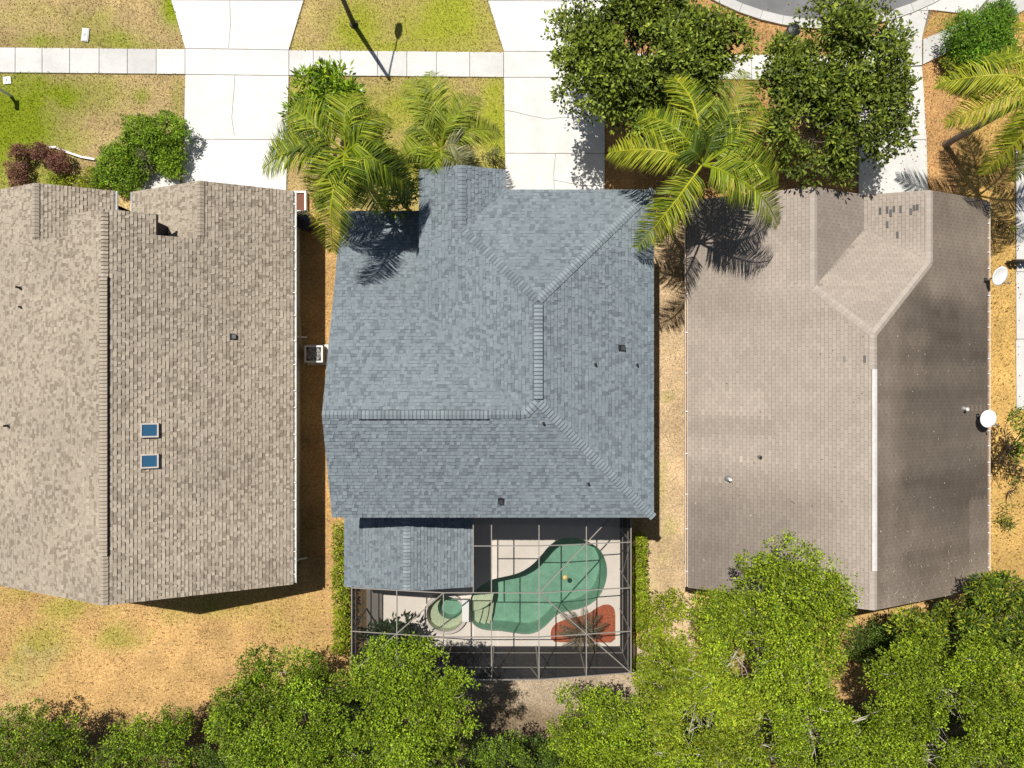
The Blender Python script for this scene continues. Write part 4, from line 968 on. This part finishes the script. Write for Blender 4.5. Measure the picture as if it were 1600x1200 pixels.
shrub('shrub', '', 'shrub', [('rounded green shrub by the left driveway, upper left of its clump', 220, 203, 24, .8), ('tallest rounded green shrub touching the left driveway edge', 264, 203, 26, .95),
    ('rounded green shrub at the lower right of the clump by the left driveway', 258, 240, 25, .7), ('round green shrub between the clump and the red-brown shrubs', 178, 258, 26, .7),
    ('small green shrub above the round one beside the white edging', 178, 238, 14, .5), ('green shrub beside the porch gap of the tan roof', 198, 284, 22, .6), ('green shrub wedged in the lower middle of the driveway clump', 207, 250, 22, .65), ('green shrub in the centre of the driveway clump', 240, 222, 22, .8), ('small green shrub between the low plants and the porch gap', 160, 276, 16, .5), ('small green shrub at the porch slab', 215, 270, 16, .5), ('green shrub on the left side of the driveway clump above the round one', 203, 228, 20, .7), ('green shrub at the bottom of the driveway clump beside the short edging', 266, 258, 18, .7)], SG, 'green shrubs by the left driveway')
shrub('shrub', '', 'shrub', [('greyish green shrub in the middle of the clump by the left driveway', 232, 246, 18, .65)], [(.27,.26,.15), (.22,.23,.11), (.16,.2,.06)], 'green shrubs by the left driveway')
RB = [(.20,.075,.055), (.26,.115,.075), (.15,.055,.045), (.31,.16,.10)]
shrub('shrub', '', 'shrub', [('upper left red-brown shrub by the tan roofed house', 32, 238, 14, .55), ('lower left red-brown shrub by the tan roofed house', 27, 267, 16, .55), ('upper right red-brown shrub beside the white edging', 64, 238, 14, .5),
    ('largest red-brown shrub in front of the tan roofed house', 91, 253, 18, .6), ('small red-brown shrub cut by the eave of the tan roof', 32, 288, 12, .5)], RB, 'red-brown shrubs by the left house', size=.07, width=.04, dens=56)
shrub('shrub', '', 'shrub', [('low yellow-green plants along the tan roof, left one', 92, 283, 20, .28), ('low yellow-green plants along the tan roof, right one', 140, 283, 20, .28)], GR3, 'low plants by the left house')
shrub('shrub', '', 'shrub', [('big bright green dome shaped shrub by the top right sidewalk', 1538, 62, 50, 1.25)], [(.12,.25,.016), (.155,.30,.018), (.09,.195,.014), (.20,.35,.02)], 'shrubs by the right driveway', size=.17, width=.04, dens=46, per=7, spread=.13, gap=.03)
oak('olive green shrub below the dome shaped shrub', 1510, 100, .9, 42, 1.6, GR3+GRD[:2], 8, 20, .6, .25, ry=20, per=6, size=.13, width=.05, spread=.13, twig=0, group='shrubs by the right driveway', name='shrub', cat='shrub')
oak('bright green broad leaved small tree on the front lawn above the tall palm', 508, 150, 3.6, 58, 4.2, [(.19,.31,.015), (.24,.36,.018), (.31,.41,.02), (.12,.22,.014)], 12, 13, .7, .2, ry=56, per=7, size=.30, width=.09, spread=.22, twig=2, group='small trees on the front lawn', bark=(.25,.22,.17))
oak('shaded green small tree at the entrance under the tall palm', 622, 302, 4.4, 44, 4.6, GR2+GRD[:1], 8, 14, .8, .2, ry=40, per=7, size=.2, width=.07, spread=.18, twig=1, group='small trees on the front lawn', bark=(.25,.22,.17))
shrub('shrub', '', 'shrub', [('dark sparse conical shrub beside the middle driveway at the grey-blue roof', 771, 244, 13, .7)], [(.12,.12,.05), (.09,.1,.04), (.18,.17,.08)], 'shrubs by the middle driveway', size=.12, width=.03, dens=16)
shrub('shrub', '', 'shrub', [('upper yellow-green bush right of the pool cage', 1040, 952, 30, .5), ('middle yellow-green bush right of the pool cage', 1012, 985, 24, .5), ('lower yellow-green bush right of the pool cage', 1040, 1025, 36, .5), ('bottom yellow-green bush by the rear right cage corner', 1010, 1055, 26, .4)],
      GR3+GR1[:2], 'bushes right of the pool cage', size=.12, width=.06, dens=16, per=7, gap=.2, spread=.15)
shrub('shrub', '', 'shrub', [('dry brown scrub at the bottom left between two green trees', 320, 1150, 42, .7)], [(.26,.18,.09), (.2,.15,.07), (.15,.15,.05), (.32,.23,.13)], 'dry scrub', size=.14, width=.03, dens=12, gap=.3, spread=.2)
oak('dark leafy shrub inside the left corner of the pool cage', 612, 992, 1.5, 46, 2.4, [(.04,.07,.02), (.055,.085,.026), (.03,.052,.016)], 9, 11, .7, .25, ry=26, per=6, size=.3, width=.12, spread=.2, twig=1, group='plants inside the pool cage', name='shrub', cat='shrub')
def hedge(label, x0, x1, y0, y1, h, cols):
    p, q = at(x0, y0, h*.8), at(x1, y1, h*.8); t = thing('hedge', label, 'hedge', ((p.x+q.x)/2, (p.y+q.y)/2, 0), 'clipped hedges beside the pool cage')
    mb = MB(); bl = []; n = int((p.y-q.y)/.32)
    for i in range(n):
        y = q.y+(p.y-q.y)*(i+.5)/n; mb.tube([((p.x+q.x)/2, y, 0), ((p.x+q.x)/2+R.uniform(-.1, .1), y, h*.9)], [.02, .01], 5, (.16,.12,.08))
        for s_ in (.28, .72): bl.append((p.x+(q.x-p.x)*s_+R.uniform(-.03, .03), y, h*.62+R.uniform(-.05, .05), (q.x-p.x)*.30, .27, h*.45))
    mb.build('stems', M['bark'], t); foliage(t, bl, 30, cols, .10, .055, per=6, spread=.10, name='foliage', gap=.08)
shrub('shrub', '', 'shrub', [('upper straggly shrub in the right side yard below the leafy tree', 1588, 770, 20, .5), ('lower straggly shrub in the right side yard below the leafy tree', 1572, 815, 14, .3), ('straggly shrub beside the pale drive at the right edge', 1570, 350, 16, .4)], GRD+GR3+[(.3,.24,.1)], 'straggly shrubs in the right side yard', size=.13, width=.05, dens=14, gap=.3, spread=.15)
hedge('narrow clipped green hedge along the left side of the pool cage', 520, 546, 822, 1020, 1.1, GR3+GR1[:2])
hedge('narrow clipped green hedge along the right side of the pool cage', 991, 1011, 838, 985, 1.0, GR3+GR1[:2])
# spiky plant in the mulch bed
c = at(908, 985, .9); cy = thing('palm_plant', 'sparse grey-green feathery palm plant growing from the red mulch bed', 'palm plant', (c.x, c.y, ZD+.02), 'plants inside the pool cage')
mb = MB(); mb.tube([(c.x, c.y, 0), (c.x, c.y, .5), (c.x, c.y, .95)], [.09, .08, .05], 8, (.14,.11,.08)); mb.build('trunk', M['bark'], cy)
for k in range(16):
    a = 2*math.pi*k/16+R.uniform(-.15, .15); L = R.uniform(.85, 1.35); mb = frond_mesh((math.cos(a)*L, math.sin(a)*L, 0), R.uniform(.15, .6), .3, 26, .2, [(.13,.12,.07), (.17,.15,.09), (.1,.1,.06)], .018)
    mb.v = [(x+c.x, y+c.y, z+.9) for x, y, z in mb.v]; mb.build('frond', M['palm'], cy)

# ------------------------------------------------------------------ ground and grass
def blobw(px, py, L):
    w_ = np.zeros(np.shape(px))
    for (cx, cy_, rx, ry, k) in L: w_ = np.maximum(w_, k*np.exp(-(((px-cx)/rx)**2+((py-cy_)/ry)**2)))
    return w_
GREENS = [(35,190,85,110,1.1),(105,150,65,40,1.0),(0,250,80,60,.9),(70,270,70,40,.8),(222,150,16,16,.7),(277,160,14,40,.6),(60,66,90,16,.75),(150,62,70,22,.7),(130,40,45,28,.5),(272,8,22,34,1.0),(210,72,90,10,.5),
    (560,40,60,50,.85),(700,40,110,70,.95),(650,72,190,14,.8),(620,170,190,60,.8),(772,180,36,100,.95),(660,250,140,70,.75),(468,140,20,30,.4),
    (60,1000,45,45,.5),(30,1030,40,60,.42),(90,950,70,25,.42),(185,995,40,20,.35),(450,970,70,70,.3),(330,945,80,25,.4),(30,930,60,20,.5),(1045,620,14,10,.5),(1035,860,22,60,.35),(1480,30,40,20,.25),(1030,780,14,60,.3)]
def ground_col(x, y):
    k = F/HC; px = 800+x*k; py = 600-y*k
    n1 = fbm(x, y, 2.2); n2 = fbm(x+31, y+7, .8); n3 = vnoise(x, y, 5.5)
    C = np.empty(np.shape(x)+(3,)); C[...] = (.48, .355, .16)
    def reg(mask, col): C[mask] = col
    reg((py < 330) & (px < 300), (.47, .35, .165)); reg(py > 880, (.585, .375, .155)); reg((px > 945) & (py < 330), (.50, .295, .125)); reg(px > 1500, (.60, .39, .13))
    reg((px > 480) & (px < 545) & (py > 300), (.54, .34, .14)); reg((px > 1000) & (px < 1085) & (py > 330), (.58, .43, .26))
    reg((px > 720) & (px < 1010) & (py > 1010), (.48, .38, .27)); reg((px > 455) & (px < 790) & (py < 120), (.48, .37, .15))
    gw = blobw(px, py, GREENS); gw = np.clip(gw*1.25+(n1-.5)*1.0+(n2-.5)*.7-.12, 0, 1)*(gw > .05)
    gcol = np.array((.225, .275, .016))*(.82+.5*n3)[..., None]; yl = ((px > 450) & (px < 800) & (py < 330))
    gcol = np.where(yl[..., None], np.array((.30, .315, .035))*(.8+.4*n3)[..., None], gcol)
    C = C*(.70+.60*n2)[..., None]*(.80+.40*n1)[..., None]
    C = C*(1-gw[..., None])+gcol*gw[..., None]
    pale = np.clip((n1*n3-.36)*3, 0, 1)*(gw < .5)*((px > 950) & (px < 1085) & (py > 380) | (px < 300)); C = C*(1-pale[..., None]*.5)+np.array((.50, .42, .30))*pale[..., None]*.5
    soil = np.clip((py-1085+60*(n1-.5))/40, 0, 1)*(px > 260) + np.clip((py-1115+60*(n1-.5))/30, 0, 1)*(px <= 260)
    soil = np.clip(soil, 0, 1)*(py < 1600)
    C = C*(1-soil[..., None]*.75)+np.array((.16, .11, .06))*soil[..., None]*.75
    return C
def axis(lo, hi, st_, far): 
    f = np.arange(lo, hi+.001, st_); o = np.array([4, 10, 22, 50, 110, 220, 400.]); return np.concatenate([lo-o[::-1], f, hi+o])
gx, gy = axis(-27, 27, .25, 0), axis(-21, 21, .25, 0)
GX, GY = np.meshgrid(gx, gy); nx, ny = len(gx), len(gy)
near = (abs(GX) < 27.1) & (abs(GY) < 21.1)
GZ = np.where(near, (fbm(GX, GY, 1.2)-.5)*.045-.012, -.02)
V = np.stack([GX, GY, GZ], -1).reshape(-1, 3); idx = np.arange(nx*ny).reshape(ny, nx)
Q = np.stack([idx[:-1, :-1], idx[:-1, 1:], idx[1:, 1:], idx[1:, :-1]], -1).reshape(-1, 4)
ctr = V[Q].mean(1); keep = ~((ctr[:, 0] > DX0+.3) & (ctr[:, 0] < DX1-.3) & (ctr[:, 1] > DY0+.3) & (ctr[:, 1] < DY1-.3))
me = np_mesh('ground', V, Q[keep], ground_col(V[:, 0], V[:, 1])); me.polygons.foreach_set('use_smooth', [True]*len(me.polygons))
tag(obj('ground', me, M['ground']), kind='structure')
n = 330000
gxx, gyy = NP.uniform(-25.5, 25.5, n), NP.uniform(-19.5, 18.8, n)
ok = np.ones(n, bool)
for P in solid: ok &= ~inpoly(gxx, gyy, P)
ex, ey = [], []                                       # ragged grass over the edges of slabs
for P in solid[:8]:
    for i in range(len(P)):
        a = Vector(P[i][:2]); b = Vector(P[(i+1) % len(P)][:2]); L = (b-a).length
        if L < .3 or max(abs(a.x), abs(b.x)) > 60: pass
        d = (b-a)/max(L, 1e-6); m_ = min(9000, int(L*38)); t_ = NP.random(m_)*L; o_ = NP.normal(0, .035, m_)*(1+1.2*(NP.random(m_) < .1))
        ex.append(a.x+d.x*t_-d.y*o_); ey.append(a.y+d.y*t_+d.x*o_)
ex = np.concatenate(ex); ey = np.concatenate(ey); cnt = np.zeros(len(ex), int)
for P in solid[:8]:
    for ox, oy in ((.16, 0), (-.16, 0), (0, .16), (0, -.16)): cnt += inpoly(ex+ox, ey+oy, P)
e_ok = (cnt <= 2) & (abs(ex) < 26) & (ey < 18.8) & (vnoise(ex, ey, .5) > .35); ex, ey = ex[e_ok], ey[e_ok]
gxx, gyy = gxx[ok], gyy[ok]; dn = fbm(gxx+9, gyy, .7); k = NP.random(len(gxx)) < .45+.9*dn; gxx, gyy = np.concatenate([gxx[k], ex]), np.concatenate([gyy[k], ey]); n = len(gxx)
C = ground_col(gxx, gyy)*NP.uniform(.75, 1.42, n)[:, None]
dry = C[:, 0] > C[:, 1]*1.15; C[dry & (NP.random(n) < .10)] *= .6
go = put(bpy.data.objects.new('tmp', None)); WO['tmp'] = Vector()
B_ = np.stack([gxx, gyy, np.full(n, -.015)], -1); B_[n-len(ex):, 2] = .045; D = rnd_unit(n); D[:, 2] = abs(D[:, 2])*.8+.25
gr = leaves('grass', B_, D, rnd_unit(n)+np.array([0, 0, .3]), NP.uniform(.05, .12, n), NP.uniform(.02, .042, n), C, go, 'grass', .1)
gr.parent = None; bpy.data.objects.remove(go); tag(gr, 'short patchy grass, green in places and dry tan elsewhere', None, kind='stuff')
# fallen leaves in the right front gardens and side yards
n = 2600
fx = np.concatenate([NP.uniform(4.5, 25, n//2), NP.uniform(20.9, 24, n//4), NP.uniform(-25, -8.5, n//4)]); fy = np.concatenate([NP.uniform(8.5, 18, n//2), NP.uniform(-9, 8, n//4), NP.uniform(-17, -8.8, n//4)]); n = len(fx)
B_ = np.stack([fx, fy, np.full(n, .075)], -1); D = rnd_unit(n); D[:, 2] *= .15
lo = put(bpy.data.objects.new('tmp', None)); WO['tmp'] = Vector()
cl = np.array([(.25,.13,.05), (.16,.08,.035), (.34,.2,.08)])[NP.integers(0, 3, n)]*NP.uniform(.7, 1.2, n)[:, None]
fl2 = leaves('fallen_leaves', B_, D, np.tile([0, 0, 1.], (n, 1))+rnd_unit(n)*.25, NP.uniform(.06, .11, n), NP.uniform(.03, .06, n), cl, lo, 'grass', .2)
fl2.parent = None; bpy.data.objects.remove(lo); tag(fl2, 'scattered dry brown fallen leaves on lawns', None, kind='stuff')

# ------------------------------------------------------------------ street furniture and small things
b = at(553, 38); h = 6.5
lp = thing('street_lamp', 'dark street lamp pole with long arm on the verge above the sidewalk', 'street lamp', b)
mb = MB(); mb.tube([b, b+Vector((0, 0, .4)), b+Vector((0, 0, h))], [.13, .115, .075], 14); mb.build('pole', M['bronze'], lp, smooth=False)
mb = MB(); mb.lathe(b, [(.2, 0), (.2, .06), (.15, .12)], 16); mb.build('base', M['bronze'], lp)
tp = b+Vector((0, 0, h-.1)); e = tp+Vector((.33, 2.2, .35))
mb = MB(); mb.tube([tp, tp+Vector((.02, .5, .2)), tp+Vector((.14, 1.3, .36)), e], [.05, .042, .035, .03], 8); mb.build('arm', M['bronze'], lp)
mb = MB(); d = Vector((.15, 1, 0)).normalized(); u = Vector((1, -.15, 0)).normalized()
ring_ = lambda t, w_, z0, z1: [e+d*t+u*w_*a+Vector((0, 0, z)) for a, z in ((-1, z0), (1, z0), (.8, z1), (-.8, z1))]
mb.hexa(ring_(-.15, .07, -.04, .06), ring_(.1, .17, -.07, .10)); mb.hexa(ring_(.1, .17, -.07, .10), ring_(.42, .17, -.07, .09)); mb.hexa(ring_(.42, .17, -.07, .09), ring_(.6, .10, -.04, .05))
hd = mb.build('lamp_head', M['bronze'], lp)
mb = MB(); mb.hexa(ring_(.08, .12, -.10, -.072), ring_(.42, .12, -.10, -.072)); mb.build('lens', M['white'], hd)

c = at(1235, 53, .5); tc = thing('trash_bin', 'black round trash bin at the kerb of the turning circle', 'trash bin', (c.x, c.y, 0))
def rotp(c, a): return lambda x, y, z: (c.x+x*math.cos(a)-y*math.sin(a), c.y+x*math.sin(a)+y*math.cos(a), z)
mb = MB(); mb.lathe((c.x, c.y, 0), [(.23, .03), (.24, .1), (.29, .78), (.31, .79), (.31, .84)], 22); mb.build('body', M['black'], tc)
mb = MB(); mb.lathe((c.x, c.y, .84), [(.325, 0), (.325, .04), (.26, .09), (.1, .12)], 22); ld = mb.build('lid', M['black'], tc)
mb = MB(); mb.tube([(c.x-.1, c.y, .95), (c.x-.06, c.y, 1.0), (c.x+.06, c.y, 1.0), (c.x+.1, c.y, .95)], .015, 6); mb.build('handle', M['grey'], ld)
for s_ in (-1, 1): mb = MB(); mb.tube([(c.x+s_*.29, c.y-.08, .7), (c.x+s_*.35, c.y-.06, .68), (c.x+s_*.35, c.y+.06, .68), (c.x+s_*.29, c.y+.08, .7)], .014, 6); mb.build('handle', M['black'], tc)
c = at(476, 348, .7); t = thing('trash_can', 'dark navy round trash can beside the tan roofed house wall', 'trash can', (c.x, c.y, 0))
mb = MB(); mb.lathe((c.x, c.y, 0), [(.25, .02), (.32, .85), (.34, .86), (.34, .9)], 22); mb.build('body', M['navy'], t, smooth=False)
mb = MB(); mb.lathe((c.x, c.y, .9), [(.355, 0), (.355, .04), (.3, .08), (.1, .12)], 22); l_ = mb.build('lid', M['navy'], t); mb = MB(); mb.bar((c.x-.08, c.y, 1.04), (c.x+.08, c.y, 1.04), .03, .03); mb.build('handle', M['black'], l_)
# white box planter
c = at(468, 316, .2); t = thing('planter_box', 'white framed planter box of red mulch at the corner of the tan roofed house', 'planter', (c.x, c.y, 0))
x0, x1, y0, y1 = at(452, 0, .2).x, at(479, 0, .2).x, at(0, 332, .2).y, at(0, 299, .2).y
for a in ((x0, x1, y1-.08, y1), (x0, x1, y0, y0+.08), (x1-.08, x1, y0+.08, y1-.08), (x0, x0+.08, y0+.08, y1-.08)):
    mb = MB(); mb.box(*a, -.05, .28); mb.build('board', M['white'], t)
mb = MB(); mb.box(x0+.08, x1-.08, y0+.08, y1-.08, -.02, .2); mb.build('mulch', M['mulch2'], t)
p, q = at(462, 333, .8), at(482, 331, .8); t = thing('side_gate', 'low white gate beside the planter box at the tan roofed house', 'gate', (p.x, p.y, 0))
for k in range(6): mb = MB(); a = p.lerp(q, (k+.5)/6); mb.box(a.x-.04, a.x+.04, a.y-.015, a.y+.015, .05, 1.1); mb.build('slat', M['white'], t)
for z in (.25, .95): mb = MB(); mb.bar((p.x, p.y+.03, z), (q.x, p.y+.03, z), .03, .07); mb.build('rail', M['white'], t)
# air conditioner
c = at(490, 553, .75); t = thing('air_conditioner', 'square grey air conditioning unit on the ground between the two left houses', 'air conditioner', (c.x, c.y, 0))
A = .40
mb = MB(); mb.box(c.x-.5, c.x+.5, c.y-.48, c.y+.48, -.05, .07); mb.build('pad', M['concrete'], t)
mb = MB()
for k in range(14):
    z = .09+k*.043
    mb.box(c.x-A, c.x+A, c.y-A*.92, c.y+A*.92, z, z+.03)
mb.build('louvre_case', M['grey'], t)
mb = MB(); mb.box(c.x-A+.04, c.x+A-.04, c.y-A*.92+.04, c.y+A*.92-.04, .08, .70); mb.build('coil', M['vent_dark'], t)
for a in ((-A-.02, A+.02, A*.92-.05, A*.92+.02), (-A-.02, A+.02, -A*.92-.02, -A*.92+.05), (-A-.02, -A+.05, -A*.92+.05, A*.92-.05), (A-.05, A+.02, -A*.92+.05, A*.92-.05)):
    mb = MB(); mb.box(c.x+a[0], c.x+a[1], c.y+a[2], c.y+a[3], .69, .76); mb.build('top_frame', M['white'], t)
mb = MB()
for r_ in (.12, .19, .26, .32):
    mb.tube([(c.x+r_*math.cos(2*math.pi*k/28), c.y+r_*math.sin(2*math.pi*k/28), .755) for k in range(29)], .007, 5)
for k in range(8): mb.bar((c.x, c.y, .75), (c.x+.34*math.cos(k*.785), c.y+.34*math.sin(k*.785), .75), .01)
gr_ = mb.build('fan_grille', M['white'], t)
mb = MB(); mb.lathe((c.x, c.y, .70), [(.09, 0), (.09, .04), (.05, .06)], 16); mb.build('fan_motor', M['grey'], t)
for k in range(4):
    a = k*math.pi/2+.4; mb = MB(); mb.poly([(c.x+.08*math.cos(a), c.y+.08*math.sin(a), .70), (c.x+.3*math.cos(a-.25), c.y+.3*math.sin(a-.25), .68), (c.x+.31*math.cos(a+.35), c.y+.31*math.sin(a+.35), .72)]); mb.build('fan_blade', M['grey'], t)
# utility covers, stones
def cover(name, label, cat, px, py, w_, h_, rot_=0, m='concrete'):
    c = at(px, py); t = thing(name, label, cat, (c.x, c.y, 0)); P = rotp(c, rot_)
    def bx(w2, h2, z0, z1): b_ = MB(); b_.hexa([P(-w2,-h2,z0),P(w2,-h2,z0),P(w2,h2,z0),P(-w2,h2,z0)], [P(-w2,-h2,z1),P(w2,-h2,z1),P(w2,h2,z1),P(-w2,h2,z1)]); return b_
    f = bx(w_/2, h_/2, -.05, .05).build('frame', M[m], t); bx(w_/2-.04, h_/2-.04, .05, .07).build('lid', M[m], t); bx(.03, .06, .07, .08).build('pull', M['grey'], t)
cover('utility_box', 'pale rectangular utility cover in the dry verge above the left sidewalk', 'utility cover', 134, 55, .33, .62, -.12)
cover('utility_box', 'white square utility box at the left edge below the sidewalk', 'utility cover', 12, 126, .36, .34, .1, 'white')
c = at(2, 141, .6); t = thing('post_box', 'dark capped post on the lawn at the left edge below the white utility box', 'post', (c.x, c.y, 0))
mb = MB(); mb.box(c.x-.05, c.x+.05, c.y-.05, c.y+.05, -.05, 1.0); mb.build('post', M['white'], t); mb = MB(); mb.hexa([(c.x-.1,c.y-.2,1.0),(c.x+.1,c.y-.2,1.0),(c.x+.1,c.y+.2,1.0),(c.x-.1,c.y+.2,1.0)], [(c.x-.07,c.y-.2,1.22),(c.x+.07,c.y-.2,1.22),(c.x+.07,c.y+.2,1.22),(c.x-.07,c.y+.2,1.22)]); mb.build('box', M['black'], t)
c = at(566, 143); mb = MB(); mb.lathe(c, [(.12, -.02), (.13, .05), (.08, .09), (.03, .1)], 9); tag(mb.build('landscape_stone', M['dish'], loc=c), 'single white stone on the front lawn between the two left palms', 'stone')
# white lawn edging
def edging(label, pts):
    P0 = [at(*p) for p in pts]; t = thing('lawn_edging', label, 'edging', P0[0], 'white garden edging')
    for a, b in zip(P0[:-1], P0[1:]): mb = MB(); mb.bar(a+Vector((0, 0, .05)), b+Vector((0, 0, .05)), .09, .16); mb.build('edging_board', M['white'], t)
edging('white edging curving around the red-brown shrubs', [(78,231.5),(88,231),(98,235),(112,240.5),(128,246),(150,250)]); edging('short white edging between shrub clump and left driveway', [(285.5,238),(286.5,262)]); edging('short white edging stub among the red-brown shrubs', [(42,254),(39,264)])
# satellite dishes
def dish(label, px, py, z, r, aim, mount):
    c = at(px, py, z); t = thing('satellite_dish', label, 'satellite dish', mount, 'satellite dishes on the brown roof'); aim = Vector(aim).normalized()
    u = aim.cross(Vector((0, 0, 1))).normalized(); v = u.cross(aim); mb = MB(); Nn = 28; Rn = 5
    for side in (0, 1):
        i0 = len(mb.v)
        for a in range(Rn+1):
            rr = r*a/Rn
            for k in range(Nn):
                th = 2*math.pi*k/Nn; mb.v.append(tuple(c+u*rr*math.cos(th)+v*rr*1.06*math.sin(th)+aim*(.16*rr*rr/r-side*.018))); mb.c.append((1, 1, 1))
        for a in range(Rn):
            for k in range(Nn):
                q = (k+1) % Nn; f = (i0+a*Nn+k, i0+a*Nn+q, i0+(a+1)*Nn+q, i0+(a+1)*Nn+k); mb.f.append(f if side == 0 else f[::-1])
    e0 = Rn*Nn; e1 = (Rn+1)*Nn+Rn*Nn
    for k in range(Nn): q = (k+1) % Nn; mb.f.append((e0+k, e0+q, e1+q, e1+k))
    mb.build('reflector', M['dish'], t, smooth=True)
    m_ = Vector(mount); mb = MB(); mb.tube([m_, m_+Vector((0, 0, .25)), c-aim*.05], [.03, .03, .025], 8); mb.build('mast', M['grey'], t)
    mb = MB(); mb.box(m_.x-.1, m_.x+.1, m_.y-.1, m_.y+.1, m_.z-.06, m_.z+.03); mb.build('mount', M['black'], t)
    f_ = c-v*r*.75+aim*r*1.15; mb = MB(); mb.tube([c-v*r*.98, f_], .014, 6); mb.build('feed_arm', M['grey'], t)
    mb = MB(); mb.tube([f_, f_+(c-f_).normalized()*.12], [.035, .03], 8); mb.build('receiver', M['grey'], t)
m1 = hit(1538, 438, pl3R); m2 = hit(1526, 650, pl3R)
dish('white satellite dish sticking out past the right eave, upper of the two', 1561, 431, m1.z+.45, .40, (.25, -.35, .9), m1)
dish('white round satellite dish on the right slope, lower of the two', 1543, 654, m2.z+.45, .37, (.1, -.15, 1), m2)
